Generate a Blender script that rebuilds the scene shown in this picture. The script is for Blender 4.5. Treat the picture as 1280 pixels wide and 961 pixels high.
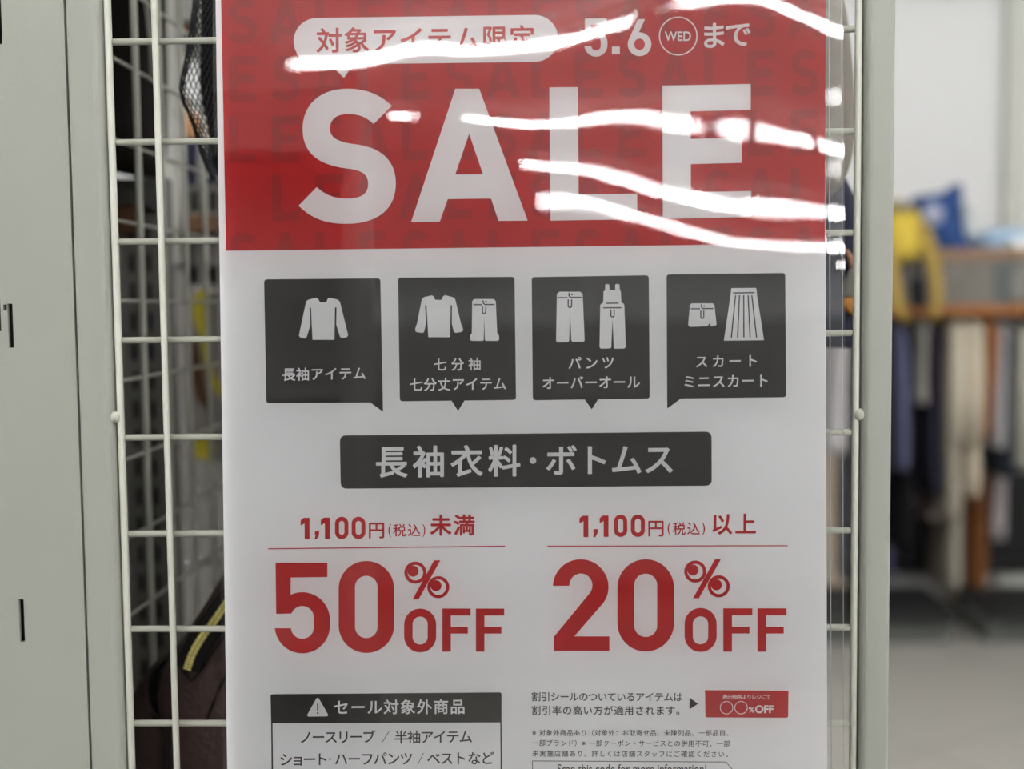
import bpy, bmesh, math, random
from mathutils import Vector, Matrix, noise
random.seed(7)
S = bpy.context.scene
COL = S.collection
for o in list(bpy.data.objects):
    bpy.data.objects.remove(o)

# ------------------------------------------------------------------ camera
FPX, CX, CY = 1498.1, 640.0, 480.5            # focal length in pixels of the 1280 x 961 photograph
RIGHT = Vector((0.99947082, 0.03071178, -0.01071749))
UP = Vector((0.00867396, 0.06591612, 0.99778747))
FWD = Vector((-0.03135028, 0.99735242, -0.06561485))
CAM = Vector((0.2205, -0.6064, 1.35))
cd = bpy.data.cameras.new('camera')
cam = bpy.data.objects.new('camera', cd)
COL.objects.link(cam)
m = Matrix.Identity(4)
for i in range(3):
    m[i][0], m[i][1], m[i][2], m[i][3] = RIGHT[i], UP[i], -FWD[i], CAM[i]
cam.matrix_world = m
cd.sensor_width = 36.0
cd.lens = FPX / 1280.0 * 36.0
cd.clip_start = 0.02
cd.dof.use_dof = True
cd.dof.focus_distance = 0.60
cd.dof.aperture_fstop = 4.2
S.camera = cam

# ------------------------------------------------------------------ world, exposure
w = bpy.data.worlds.new('store_ambient')
S.world = w
w.use_nodes = True
w.node_tree.nodes['Background'].inputs[0].default_value = (0.9, 0.95, 1.0, 1)
w.node_tree.nodes['Background'].inputs[1].default_value = 0.05
S.view_settings.view_transform = 'Standard'
S.view_settings.look = 'None'
S.view_settings.exposure = 0.0
S.view_settings.gamma = 1.0
S.view_settings.use_curve_mapping = False
TUBE_POWER = 65.0

# ------------------------------------------------------------------ materials
def lin(c):
    c /= 255.0
    return c / 12.92 if c <= 0.04045 else ((c + 0.055) / 1.055) ** 2.4

def srgb(r, g, b):
    return (lin(r), lin(g), lin(b), 1.0)

def mat(name, col, rough=0.6, metal=0.0, spec=0.5, var=0.06, scale=30.0, bump=0.0, bscale=200.0, sheen=0.0):
    """principled surface whose own colour varies a little with a noise texture"""
    mt = bpy.data.materials.new(name)
    mt.use_nodes = True
    nt = mt.node_tree
    b = nt.nodes['Principled BSDF']
    tc = nt.nodes.new('ShaderNodeTexCoord')
    n = nt.nodes.new('ShaderNodeTexNoise')
    n.inputs['Scale'].default_value = scale
    nt.links.new(tc.outputs['Object'], n.inputs['Vector'])
    mx = nt.nodes.new('ShaderNodeMix')
    mx.data_type = 'RGBA'
    mx.inputs[6].default_value = tuple(max(0, c * (1 - var)) for c in col[:3]) + (1,)
    mx.inputs[7].default_value = tuple(min(1, c * (1 + var)) for c in col[:3]) + (1,)
    nt.links.new(n.outputs['Fac'], mx.inputs[0])
    nt.links.new(mx.outputs[2], b.inputs['Base Color'])
    b.inputs['Roughness'].default_value = rough
    b.inputs['Metallic'].default_value = metal
    b.inputs['Specular IOR Level'].default_value = spec
    if sheen:
        b.inputs['Sheen Weight'].default_value = sheen
    if bump:
        n2 = nt.nodes.new('ShaderNodeTexNoise')
        n2.inputs['Scale'].default_value = bscale
        n2.inputs['Detail'].default_value = 4
        nt.links.new(tc.outputs['Object'], n2.inputs['Vector'])
        bp = nt.nodes.new('ShaderNodeBump')
        bp.inputs['Strength'].default_value = bump
        bp.inputs['Distance'].default_value = 0.002
        nt.links.new(n2.outputs['Fac'], bp.inputs['Height'])
        nt.links.new(bp.outputs['Normal'], b.inputs['Normal'])
    return mt

M = {}
M['white_metal'] = mat('cream_white_powder_coat', (0.272, 0.278, 0.247, 1), 0.42, 0, 0.4, 0.02, 40, 0.05, 900)
M['wire'] = mat('cream_white_wire_coat', (0.385, 0.388, 0.332, 1), 0.35, 0, 0.45, 0.02, 40)
M['slot_shade'] = mat('hollow_shade_black', (0.015, 0.015, 0.013, 1), 0.9)  # near-black colour standing in for the shade inside hollows
M['grey_metal'] = mat('grey_powder_coat', (0.15, 0.147, 0.136, 1), 0.55, 0, 0.3, 0.06, 12)
M['column_coat'] = mat('mid_grey_column_coat', (0.165, 0.16, 0.145, 1), 0.55, 0, 0.3, 0.06, 12)
M['pale_metal'] = mat('pale_post_coat', (0.40, 0.395, 0.36, 1), 0.5, 0, 0.3, 0.04, 12)
M['wall'] = mat('white_wall_paint', (0.63, 0.635, 0.632, 1), 0.85, 0, 0.2, 0.015, 2)
M['wall_trim'] = mat('greenish_white_pilaster_paint', (0.50, 0.51, 0.46, 1), 0.8, 0, 0.2, 0.02, 2)
M['ceiling'] = mat('white_ceiling_board', (0.90, 0.90, 0.90, 1), 0.9, 0, 0.1, 0.03, 8)
M['paper'] = mat('white_poster_paper', (0.90, 0.90, 0.91, 1), 0.7, 0, 0.2, 0.012, 18)
M['ink_red'] = mat('red_ink', (0.48, 0.012, 0.015, 1), 0.6, 0, 0.2, 0.04, 60)
M['ink_red_ghost'] = mat('deep_red_ink', (0.36, 0.017, 0.020, 1), 0.6, 0, 0.2, 0.04, 60)
M['ink_black'] = mat('charcoal_ink', (0.024, 0.022, 0.021, 1), 0.6, 0, 0.2, 0.05, 60)
M['ink_text'] = mat('dark_grey_ink', (0.050, 0.048, 0.047, 1), 0.6, 0, 0.2, 0.05, 60)
M['black_fabric'] = mat('black_fabric', (0.006, 0.006, 0.0075, 1), 0.85, 0, 0.2, 0.25, 120, 0.4, 600)
M['black_net'] = mat('black_net_cord', (0.008, 0.008, 0.009, 1), 0.6, 0, 0.4, 0.2, 60)
M['brown_black'] = mat('brown_black_fabric', (0.012, 0.009, 0.008, 1), 0.9, 0, 0.15, 0.3, 20, 0.3, 300)
M['brown_leather'] = mat('dark_brown_leather', (0.055, 0.033, 0.030, 1), 0.55, 0, 0.35, 0.2, 60, 0.6, 260)
M['leather_dark'] = mat('brown_black_trim_and_shade', (0.006, 0.005, 0.005, 1), 0.8, 0, 0.2, 0.1)
M['gold'] = mat('gold_zip_metal', (0.85, 0.76, 0.24, 1), 0.4, 0.25, 0.5, 0.15, 300)
M['taupe'] = mat('taupe_grey_fabric', (0.135, 0.118, 0.10, 1), 0.75, 0, 0.25, 0.12, 15, 0.3, 400)
M['navy'] = mat('navy_fabric', (0.012, 0.014, 0.028, 1), 0.85, 0, 0.2, 0.2, 20, 0.3, 400)
M['chrome'] = mat('bright_chrome', (0.75, 0.75, 0.76, 1), 0.15, 1.0, 0.5, 0.02)

def plain(name, r, g, b, rough=0.85, **k):
    return mat(name, (r, g, b, 1), rough, 0, 0.15, k.pop('var', 0.12), k.pop('scale', 9), 0.3, 150, **k)

def film_material(name, faces):
    mt = bpy.data.materials.new(name)
    mt.use_nodes = True
    nt = mt.node_tree
    for n in list(nt.nodes):
        nt.nodes.remove(n)
    out = nt.nodes.new('ShaderNodeOutputMaterial')
    tr = nt.nodes.new('ShaderNodeBsdfTransparent')
    tr.inputs[0].default_value = (0.995, 0.995, 0.995, 1)
    gl = nt.nodes.new('ShaderNodeBsdfGlossy')
    gl.inputs['Roughness'].default_value = 0.018
    gl.inputs[0].default_value = (1, 1, 1, 1)
    fr = nt.nodes.new('ShaderNodeFresnel')
    fr.inputs[0].default_value = 1.5
    mu = nt.nodes.new('ShaderNodeMath')
    mu.operation = 'MULTIPLY'
    mu.use_clamp = True
    mu.inputs[1].default_value = faces        # reflecting faces: both sides of the thin film (and the coat of the print)
    nt.links.new(fr.outputs[0], mu.inputs[0])
    mx = nt.nodes.new('ShaderNodeMixShader')
    nt.links.new(mu.outputs[0], mx.inputs[0])
    nt.links.new(tr.outputs[0], mx.inputs[1])
    nt.links.new(gl.outputs[0], mx.inputs[2])
    tc = nt.nodes.new('ShaderNodeTexCoord')
    nz = nt.nodes.new('ShaderNodeTexNoise')
    nz.inputs['Scale'].default_value = 700
    nz.inputs['Detail'].default_value = 2
    nt.links.new(tc.outputs['Object'], nz.inputs['Vector'])
    bp = nt.nodes.new('ShaderNodeBump')
    bp.inputs['Strength'].default_value = 0.0022
    bp.inputs['Distance'].default_value = 0.001
    nt.links.new(nz.outputs['Fac'], bp.inputs['Height'])
    nt.links.new(bp.outputs['Normal'], gl.inputs['Normal'])
    nt.links.new(mx.outputs[0], out.inputs[0])
    return mt
M['film'] = film_material('clear_glossy_film', 3.0)
M['film_back'] = film_material('clear_back_film', 1.6)

def floor_material():
    mt = mat('pale_grey_floor_tiles', (0.325, 0.312, 0.281, 1), 0.35, 0, 0.4, 0.05, 3)
    nt = mt.node_tree
    b = nt.nodes['Principled BSDF']
    mx = [n for n in nt.nodes if n.type == 'MIX'][0]
    tc = [n for n in nt.nodes if n.type == 'TEX_COORD'][0]
    mp = nt.nodes.new('ShaderNodeMapping')
    mp.inputs['Rotation'].default_value = (0, 0, math.radians(58))
    nt.links.new(tc.outputs['Object'], mp.inputs['Vector'])
    br = nt.nodes.new('ShaderNodeTexBrick')
    br.offset = 0.0
    br.inputs['Scale'].default_value = 1.0
    br.inputs['Brick Width'].default_value = 0.9
    br.inputs['Row Height'].default_value = 0.9
    br.inputs['Mortar Size'].default_value = 0.006
    br.inputs['Mortar'].default_value = (0.23, 0.22, 0.20, 1)
    nt.links.new(mp.outputs['Vector'], br.inputs['Vector'])
    nt.links.new(mx.outputs[2], br.inputs['Color1'])
    nt.links.new(mx.outputs[2], br.inputs['Color2'])
    nt.links.new(br.outputs['Color'], b.inputs['Base Color'])
    return mt
M['floor'] = floor_material()

def emitter(name, col, power):
    mt = bpy.data.materials.new(name)
    mt.use_nodes = True
    b = mt.node_tree.nodes['Principled BSDF']
    b.inputs['Base Color'].default_value = (0.8, 0.8, 0.8, 1)
    b.inputs['Emission Color'].default_value = col
    b.inputs['Emission Strength'].default_value = power
    return mt
M['tube'] = emitter('lit_fluorescent_tube', (1.0, 1.0, 1.0, 1), TUBE_POWER)

# ------------------------------------------------------------------ helpers
def ray(px, py):
    return RIGHT * ((px - CX) / FPX) + UP * ((CY - py) / FPX) + FWD

def at(px, py, Y):
    """the point on the vertical plane y = Y seen at a pixel of the photograph"""
    d = ray(px, py)
    t = (Y - CAM.y) / d.y
    return CAM + d * t

TILT = math.tan(math.radians(2.4))            # the poster hangs a little forward at its foot
PN = Vector((0, -1, TILT)).normalized()       # its normal: towards the aisle and slightly up
PO = Vector((0.0, -0.006, 1.505))

def on_poster(px, py, off=0.0):
    d = ray(px, py)
    p0 = PO + PN * off
    return CAM + d * ((p0 - CAM).dot(PN) / d.dot(PN))

class MB:
    def __init__(self):
        self.v, self.f = [], []
    def add(self, vs, fs):
        n = len(self.v)
        self.v += [tuple(p) for p in vs]
        self.f += [tuple(i + n for i in f) for f in fs]
        return self
    def box(self, x0, x1, y0, y1, z0, z1):
        vs = [(x, y, z) for z in (z0, z1) for y in (y0, y1) for x in (x0, x1)]
        return self.add(vs, [(0, 2, 3, 1), (4, 5, 7, 6), (0, 1, 5, 4), (2, 6, 7, 3), (0, 4, 6, 2), (1, 3, 7, 5)])
    def tube(self, pts, r, n=12, cap=True):
        pts = [Vector(p) for p in pts]
        rs = r if isinstance(r, (list, tuple)) else [r] * len(pts)
        rings = []
        for i, p in enumerate(pts):
            a = pts[max(i - 1, 0)]
            b = pts[min(i + 1, len(pts) - 1)]
            t = (b - a).normalized()
            ref = Vector((0, 0, 1)) if abs(t.z) < 0.9 else Vector((1, 0, 0))
            u = t.cross(ref).normalized()
            v = t.cross(u).normalized()
            rings.append([p + (u * math.cos(2 * math.pi * k / n) + v * math.sin(2 * math.pi * k / n)) * rs[i] for k in range(n)])
        vs = [q for rg in rings for q in rg]
        fs = []
        for i in range(len(pts) - 1):
            for k in range(n):
                k2 = (k + 1) % n
                fs.append((i * n + k, i * n + k2, (i + 1) * n + k2, (i + 1) * n + k))
        if cap:
            fs.append(tuple(reversed(range(n))))
            fs.append(tuple((len(pts) - 1) * n + k for k in range(n)))
        return self.add(vs, fs)
    def ball(self, c, rx, ry, rz, nu=16, nv=10):
        vs = [(c[0], c[1], c[2] + rz)]
        for j in range(1, nv):
            a = math.pi * j / nv
            for i in range(nu):
                b = 2 * math.pi * i / nu
                vs.append((c[0] + rx * math.sin(a) * math.cos(b), c[1] + ry * math.sin(a) * math.sin(b), c[2] + rz * math.cos(a)))
        vs.append((c[0], c[1], c[2] - rz))
        fs = []
        for i in range(nu):
            fs.append((0, 1 + i, 1 + (i + 1) % nu))
            fs.append((len(vs) - 1, 1 + (nv - 2) * nu + (i + 1) % nu, 1 + (nv - 2) * nu + i))
        for j in range(nv - 2):
            for i in range(nu):
                a0 = 1 + j * nu + i
                a1 = 1 + j * nu + (i + 1) % nu
                fs.append((a0, a0 + nu, a1 + nu, a1))
        return self.add(vs, fs)
    def loft(self, secs, n=28, p=2.0, wob=0.0, seed=0.0, cap=True):
        """secs: (z, x_centre, half_x, y_centre, half_y); closed superellipse rings, optionally with soft folds"""
        vs, fs = [], []
        for (z, xc, hx, yc, hy) in secs:
            for k in range(n):
                a = 2 * math.pi * k / n
                c, s = math.cos(a), math.sin(a)
                f = 1.0
                if wob:
                    f += wob * noise.noise(Vector((c * 1.7 + seed, s * 1.7, z * 2.2 + seed))) + 0.5 * wob * math.sin(a * 6 + seed * 3 + z * 4)
                e = 2.0 / p
                vs.append((xc + hx * f * math.copysign(abs(c) ** e, c), yc + hy * f * math.copysign(abs(s) ** e, s), z))
        m_ = len(secs)
        for i in range(m_ - 1):
            for k in range(n):
                k2 = (k + 1) % n
                fs.append((i * n + k, i * n + k2, (i + 1) * n + k2, (i + 1) * n + k))
        if cap:
            fs.append(tuple(reversed(range(n))))
            fs.append(tuple((m_ - 1) * n + k for k in range(n)))
        return self.add(vs, fs)
    def build(self, name, material, parent=None, smooth=False, bevel=0.0, loc=None):
        me = bpy.data.meshes.new(name)
        me.from_pydata(self.v, [], self.f)
        bm = bmesh.new()
        bm.from_mesh(me)
        bmesh.ops.recalc_face_normals(bm, faces=bm.faces)
        if bevel:
            bmesh.ops.bevel(bm, geom=[e for e in bm.edges if len(e.link_faces) == 2 and e.calc_face_angle(0) > 0.6], offset=bevel, segments=3, profile=0.5, affect='EDGES')
        bm.to_mesh(me)
        bm.free()
        if smooth:
            for p_ in me.polygons:
                p_.use_smooth = True
        me.materials.append(material)
        o = bpy.data.objects.new(name, me)
        COL.objects.link(o)
        if parent:
            attach(o, parent)
        return o

def attach(o, parent):
    def world(q):
        m_ = q.matrix_basis.copy()
        return world(q.parent) @ q.matrix_parent_inverse @ m_ if q.parent else m_
    o.parent = parent
    o.matrix_parent_inverse = world(parent).inverted()

def tag(o, label=None, cat=None, group=None, kind=None):
    if label: o['label'] = label
    if cat: o['category'] = cat
    if group: o['group'] = group
    if kind: o['kind'] = kind
    return o

def empty(name, loc, label=None, cat=None, group=None):
    o = bpy.data.objects.new(name, None)
    o.empty_display_size = 0.05
    o.location = loc
    COL.objects.link(o)
    return tag(o, label, cat, group)

def slotted_plate(x0, x1, z0, z1, y0, y1, slots):
    """a plate with true rectangular holes; slots are (x, z, width, height)"""
    mb = MB()
    xs = sorted({x0, x1} | {s[0] - s[2] / 2 for s in slots} | {s[0] + s[2] / 2 for s in slots})
    zs = sorted({z0, z1} | {s[1] - s[3] / 2 for s in slots} | {s[1] + s[3] / 2 for s in slots})
    xs = [x for x in xs if x0 <= x <= x1]
    zs = [z for z in zs if z0 <= z <= z1]
    nx, nz = len(xs), len(zs)
    def hole(i, j):
        if i < 0 or j < 0 or i >= nx - 1 or j >= nz - 1:
            return True
        xm, zm = (xs[i] + xs[i + 1]) / 2, (zs[j] + zs[j + 1]) / 2
        return any(abs(xm - s[0]) < s[2] / 2 and abs(zm - s[1]) < s[3] / 2 for s in slots)
    vid, vs, fs = {}, [], []
    def V(i, j, k):
        key = (i, j, k)
        if key not in vid:
            vid[key] = len(vs)
            vs.append((xs[i], (y0, y1)[k], zs[j]))
        return vid[key]
    for i in range(nx - 1):
        for j in range(nz - 1):
            if hole(i, j):
                continue
            fs.append((V(i, j, 0), V(i + 1, j, 0), V(i + 1, j + 1, 0), V(i, j + 1, 0)))
            fs.append((V(i, j, 1), V(i, j + 1, 1), V(i + 1, j + 1, 1), V(i + 1, j, 1)))
            for (di, dj, a, b) in ((-1, 0, (i, j), (i, j + 1)), (1, 0, (i + 1, j), (i + 1, j + 1)), (0, -1, (i, j), (i + 1, j)), (0, 1, (i, j + 1), (i + 1, j + 1))):
                if hole(i + di, j + dj):
                    fs.append((V(*a, 0), V(*b, 0), V(*b, 1), V(*a, 1)))
    return mb.add(vs, fs)

# ------------------------------------------------------------------ the room
RX0, RX1, RY0, RY1, RH = -7.0, 9.0, -13.0, 5.0, 2.90
tag(MB().box(RX0, RX1, RY0, RY1, -0.1, 0.0).build('floor', M['floor']), kind='structure')
tag(MB().box(RX0, RX1, RY0, RY1, RH, RH + 0.1).build('ceiling', M['ceiling']), kind='structure')
tag(MB().box(RX0, RX1, RY1, RY1 + 0.15, 0, RH).build('wall_back', M['wall']), kind='structure')
tag(MB().box(RX0, RX1, RY0 - 0.15, RY0, 0, RH).build('wall_front', M['wall']), kind='structure')
tag(MB().box(RX0 - 0.15, RX0, RY0, RY1, 0, RH).build('wall_left', M['wall']), kind='structure')
tag(MB().box(RX1, RX1 + 0.15, RY0, RY1, 0, RH).build('wall_right', M['wall']), kind='structure')
px_ = at(1258, 150, 4.95)
tag(MB().box(px_.x, px_.x + 0.075, 4.93, RY1, 0, RH).build('trim_1', M['wall_trim'], bevel=0.004), kind='structure')

# fluorescent tubes in rows along the ceiling
def make_ceiling_light():
    r = empty('ceiling_light', (0, 0, RH))
    hb = MB()
    hb.box(-0.65, 0.65, -0.014, 0.014, RH - 0.045, RH)
    hb.box(-0.65, -0.635, -0.02, 0.02, RH - 0.12, RH - 0.045)
    hb.box(0.635, 0.65, -0.02, 0.02, RH - 0.12, RH - 0.045)
    hb.build('lamp_housing', M['pale_metal'], r, bevel=0.004)
    MB().tube([(-0.635, 0, RH - 0.10), (0.635, 0, RH - 0.10)], 0.0095, 12).build('fluorescent_tube', M['tube'], r, smooth=False)
    return r
ROW_X = [3.0, 0.95, 0.72, 0.36, -0.01, 0.4, 0.3, 0.0, 0.0, 0.35, 0.35]
ROW_Y = [-10.7, -8.9, -7.1, -5.3, -3.5, -2.6, -1.7, -0.8, 0.1, 1.0, 1.9]  # the closer in-between rows are added to brighten the poster, unmirrored
proto = None
for j in range(11):
    yy = ROW_Y[j]
    for i in range(9):
        xx = ROW_X[j] + 1.36 * (i - 4)
        if j <= 4 and ROW_X[j] - (9.0 if j == 0 else 2.8) < xx < ROW_X[j] - 0.5:
            continue                           # the rows start short of the aisle here
        if proto is None:
            proto = make_ceiling_light()
            proto.location = (xx, yy, RH)
            o = proto
        else:
            o = proto.copy()
            COL.objects.link(o)
            for ch in proto.children:
                c = ch.copy()
                COL.objects.link(c)
                c.parent = o
                c.matrix_parent_inverse = ch.matrix_parent_inverse.copy()
            o.location = (xx, yy, RH)
        tag(o, 'white fluorescent ceiling light, in mirrored rows and unseen rows added to brighten the poster', 'ceiling light', 'rows of fluorescent ceiling lights')

# unseen grey shelving, added to darken what the film mirrors
def make_added_shelf(name, x0, x1, y0, y1, h, label):
    r = empty(name, ((x0 + x1) / 2, (y0 + y1) / 2, 0), label, 'shelf')
    MB().box(x0, x1, y0, y1, 0, 0.12).build('plinth', M['grey_metal'], r, bevel=0.004)
    MB().box(x0, x1, (y0 + y1) / 2 - 0.015, (y0 + y1) / 2 + 0.015, 0.12, h).build('back_panel', M['grey_metal'], r)
    for xx in (x0, x1 - 0.03):
        MB().box(xx, xx + 0.03, y0, y1, 0.12, h).build('side_panel', M['grey_metal'], r)
    k = 0
    z = 0.5
    while z < h + 0.01:
        MB().box(x0 + 0.03, x1 - 0.03, y0 + 0.01, y1 - 0.01, min(z, h) - 0.025, min(z, h)).build('shelf_board', M['grey_metal'], r)
        z += 0.42
    return r
make_added_shelf('added_shelf', -1.9, -0.09, -1.9, -1.45, 2.0, 'tall grey shelf unit added unseen to darken the left of the red film')
make_added_shelf('added_shelf', -3.4, 3.6, -5.6, -5.1, 1.72, 'long low grey shelf unit added unseen to darken reflections over the charcoal panels')

# ------------------------------------------------------------------ slotted upright panel, left
sl = []
for k in range(-9, 4):
    sl.append((-0.0536, 1.3425 + 0.1524 * k, 0.0026, 0.0225))
sl.append((-0.0600, 1.3480, 0.0030, 0.0165))
sl.append((-0.0562, 1.3518, 0.0018, 0.0030))
up = empty('slotted_panel', (-0.09, 0.0, 0.0), 'broad cream steel panel with narrow slots at the left edge', 'panel')
slotted_plate(-0.16, -0.0207, 0.02, 1.86, -0.0035, -0.0015, sl).build('slotted_face', M['white_metal'], up)
MB().box(-0.16, -0.0207, 0.006, 0.009, 0.02, 1.86).build('hollow_shade', M['slot_shade'], up)  # dark sheet painted for the shade behind the slots
b = MB()
b.box(-0.0222, -0.0207, -0.0015, 0.030, 0.02, 1.86)
b.box(-0.1600, -0.1585, -0.0015, 0.030, 0.02, 1.86)
b.build('side_flange', M['white_metal'], up)
MB().box(-0.165, -0.016, -0.004, 0.05, 0.0, 0.02).build('foot_plate', M['white_metal'], up)

# ------------------------------------------------------------------ wire display panel
ZW = 1.4845                                    # height of the topmost wire in view
WR = 0.00165
grid = empty('wire_display_panel', (0.1875, 0.0, 0.0), 'cream wire mesh display panel framed by two posts, behind the sale poster', 'display panel')
def post(x0, x1, y0, y1, rl, rr):
    mb = MB()
    pts = []
    for (cx, cy, a0, r_) in ((x1 - rr, y1 - rr, 0, rr), (x0 + rl, y1 - rl, 90, rl), (x0 + rl, y0 + rl, 180, rl), (x1 - rr, y0 + rr, 270, rr)):
        for k in range(6):
            a = math.radians(a0 + k * 18)
            pts.append((cx + r_ * math.cos(a), cy + r_ * math.sin(a)))
    n = len(pts)
    vs = [(p[0], p[1], z) for z in (0.0, 1.86) for p in pts]
    fs = [(k, (k + 1) % n, n + (k + 1) % n, n + k) for k in range(n)] + [tuple(range(n)), tuple(range(n, 2 * n))]
    return mb.add(vs, fs)
pl = post(-0.0198, -0.0022, -0.004, 0.016, 0.0018, 0.0050).build('post', M['white_metal'], grid, smooth=False)
pr = post(0.3768, 0.3915, -0.004, 0.016, 0.0040, 0.0018).build('post', M['white_metal'], grid, smooth=False)
ZB = 0.1845
for x in (0.0005, 0.0249, 0.0749, 0.1249, 0.1749, 0.2249, 0.2749, 0.3249, 0.3495, 0.3742):
    outer = x < 0.01 or x > 0.37
    r_ = 0.0018 if outer else WR
    yy = -0.0005 if outer else -WR * 1.7
    MB().tube([(x, yy, ZB - 0.01), (x, yy, 1.842)], r_, 14).build('vertical_wire', M['wire'], grid, smooth=True)
for k in range(-26, 8):
    z = ZW + 0.05 * k
    MB().tube([(0.0005, 0.0006, z), (0.3742, 0.0006, z)], WR, 14).build('horizontal_wire', M['wire'], grid, smooth=True)
for x, zs in ((-0.0018, 1.2952), (0.3759, 1.2935)):
    for dz in (0.0, -0.6, 0.5):
        MB().ball((x, -0.001, zs + dz), 0.0029, 0.0029, 0.0032).build('weld_spacer', M['wire'], grid, smooth=True)

# ------------------------------------------------------------------ outlines for the printing (pixel coordinates of the photograph)
def arc(cx, cy, rx, ry, a0, a1, n=18):
    return [(cx + rx * math.cos(math.radians(a0 + (a1 - a0) * k / n)), cy + ry * math.sin(math.radians(a0 + (a1 - a0) * k / n))) for k in range(n + 1)]

def bez(p0, p1, p2, p3, n=14):
    out = []
    for k in range(n + 1):
        t = k / n
        a, b_, c, d = (1 - t) ** 3, 3 * t * (1 - t) ** 2, 3 * t * t * (1 - t), t ** 3
        out.append((a * p0[0] + b_ * p1[0] + c * p2[0] + d * p3[0], a * p0[1] + b_ * p1[1] + c * p2[1] + d * p3[1]))
    return out

def stadium(x0, y0, x1, y1, r=None, n=16):
    r = (x1 - x0) / 2 if r is None else r
    ry = r
    return arc(x1 - r, y0 + ry, r, ry, -90, 0, n) + arc(x1 - r, y1 - ry, r, ry, 0, 90, n) + arc(x0 + r, y1 - ry, r, ry, 90, 180, n) + arc(x0 + r, y0 + ry, r, ry, 180, 270, n)

def rquad(tl, tr, br, bl, r, rb=None):
    """quadrilateral with rounded corners"""
    rb = r if rb is None else rb
    c = [tl, tr, br, bl]
    rr = [r, r, rb, rb]
    out = []
    for i in range(4):
        p, a, b_ = Vector(c[i]), Vector(c[i - 1]), Vector(c[(i + 1) % 4])
        if rr[i] < 0.1:
            out.append(tuple(p))
            continue
        p1 = p + (a - p).normalized() * rr[i]
        p2 = p + (b_ - p).normalized() * rr[i]
        for k in range(7):
            t = k / 6
            q = p1 * (1 - t) ** 2 + p * 2 * t * (1 - t) + p2 * t * t
            out.append((q.x, q.y))
    return out

def sc(pts, s, ox, oy):
    return [(ox + x / s, oy + y / s) for x, y in pts]

def line(x0, y0, x1, y1, w):
    d = Vector((x1 - x0, y1 - y0)).normalized()
    n = Vector((-d.y, d.x)) * w / 2
    return [(x0 + n.x, y0 + n.y), (x1 + n.x, y1 + n.y), (x1 - n.x, y1 - n.y), (x0 - n.x, y0 - n.y)]

def stroke(pts, w):
    return [line(*pts[i], *pts[i + 1], w) for i in range(len(pts) - 1)] + [arc(p[0], p[1], w / 2, w / 2, 0, 360, 10)[:-1] for p in pts]

def flat_shape(loops):
    """triangulate outer and hole loops together (even-odd), returns 2-D verts and faces"""
    cu = bpy.data.curves.new('tmp', 'CURVE')
    cu.dimensions = '2D'
    cu.fill_mode = 'BOTH'
    for lp in loops:
        sp = cu.splines.new('POLY')
        sp.points.add(len(lp) - 1)
        for i, p in enumerate(lp):
            sp.points[i].co = (p[0], -p[1], 0, 1)
        sp.use_cyclic_u = True
    o = bpy.data.objects.new('tmp', cu)
    COL.objects.link(o)
    me = bpy.data.meshes.new_from_object(o.evaluated_get(bpy.context.evaluated_depsgraph_get()))
    vs = [(v.co.x, -v.co.y) for v in me.vertices]
    fs = [tuple(p.vertices) for p in me.polygons]
    bpy.data.objects.remove(o)
    bpy.data.curves.remove(cu)
    bpy.data.meshes.remove(me)
    return vs, fs

def dense(lp, step):
    out = []
    for i in range(len(lp)):
        a, b_ = lp[i], lp[(i + 1) % len(lp)]
        n = max(1, int(math.hypot(b_[0] - a[0], b_[1] - a[1]) / step))
        out += [(a[0] + (b_[0] - a[0]) * k / n, a[1] + (b_[1] - a[1]) * k / n) for k in range(n)]
    return out

LAYER = 0.00011
class Ink:
    """collects printed shapes of one part on the poster"""
    def __init__(self, layer):
        self.layer, self.v, self.f, self.o, self.k = layer, [], [], [], 0
    def raw(self, vs, fs, lift=None):
        n = len(self.v)
        self.v += vs
        # overlapping strokes lie a few microns above one another
        self.o += lift if lift else [(self.k % 6) * 7e-6] * len(vs)
        self.k += 1
        self.f += [tuple(i + n for i in f) for f in fs]
        return self
    def poly(self, *loops):
        return self.raw(*flat_shape(list(loops)))
    def polys(self, ls):
        for l in ls:
            self.poly(l)
        return self
    def build(self, name, material, parent):
        mb = MB()
        mb.add([on_poster(p[0], p[1], self.layer * LAYER + l) for p, l in zip(self.v, self.o)], self.f)
        me = bpy.data.meshes.new(name)
        me.from_pydata(mb.v, [], mb.f)
        # every face looks along the poster's normal
        bm = bmesh.new()
        bm.from_mesh(me)
        for f in bm.faces:
            f.normal_update()
            if f.normal.dot(PN) < 0:
                f.normal_flip()
        bm.to_mesh(me)
        bm.free()
        me.materials.append(material)
        o = bpy.data.objects.new(name, me)
        COL.objects.link(o)
        attach(o, parent)
        return o

_glyph = {}
_fc = bpy.data.curves.new('tmp_font', 'FONT')
_fc.fill_mode = 'FRONT'
_fo = bpy.data.objects.new('tmp_font', _fc)
COL.objects.link(_fo)
def glyph(ch, bold):
    key = (ch, bold)
    if key not in _glyph:
        _fc.body = ch
        bpy.context.view_layer.update()
        me = bpy.data.meshes.new_from_object(_fo.evaluated_get(bpy.context.evaluated_depsgraph_get()))
        v0, f0 = [(v.co.x, v.co.y) for v in me.vertices], [tuple(p.vertices) for p in me.polygons]
        vs_, fs_, lf_ = [], [], []
        for q in range(8 if bold else 1):      # heavier strokes: the letter shifted round a small circle
            dx, dy = bold * math.cos(q * math.pi / 4), bold * math.sin(q * math.pi / 4)
            n_ = len(vs_)
            vs_ += [(x + dx, y + dy) for x, y in v0]
            lf_ += [q * 8e-6] * len(v0)
            fs_ += [tuple(i + n_ for i in f) for f in f0]
        _glyph[key] = (vs_, fs_, lf_)
        bpy.data.meshes.remove(me)
    return _glyph[key]
_ref = glyph('国', 0.0)[0]
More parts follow.
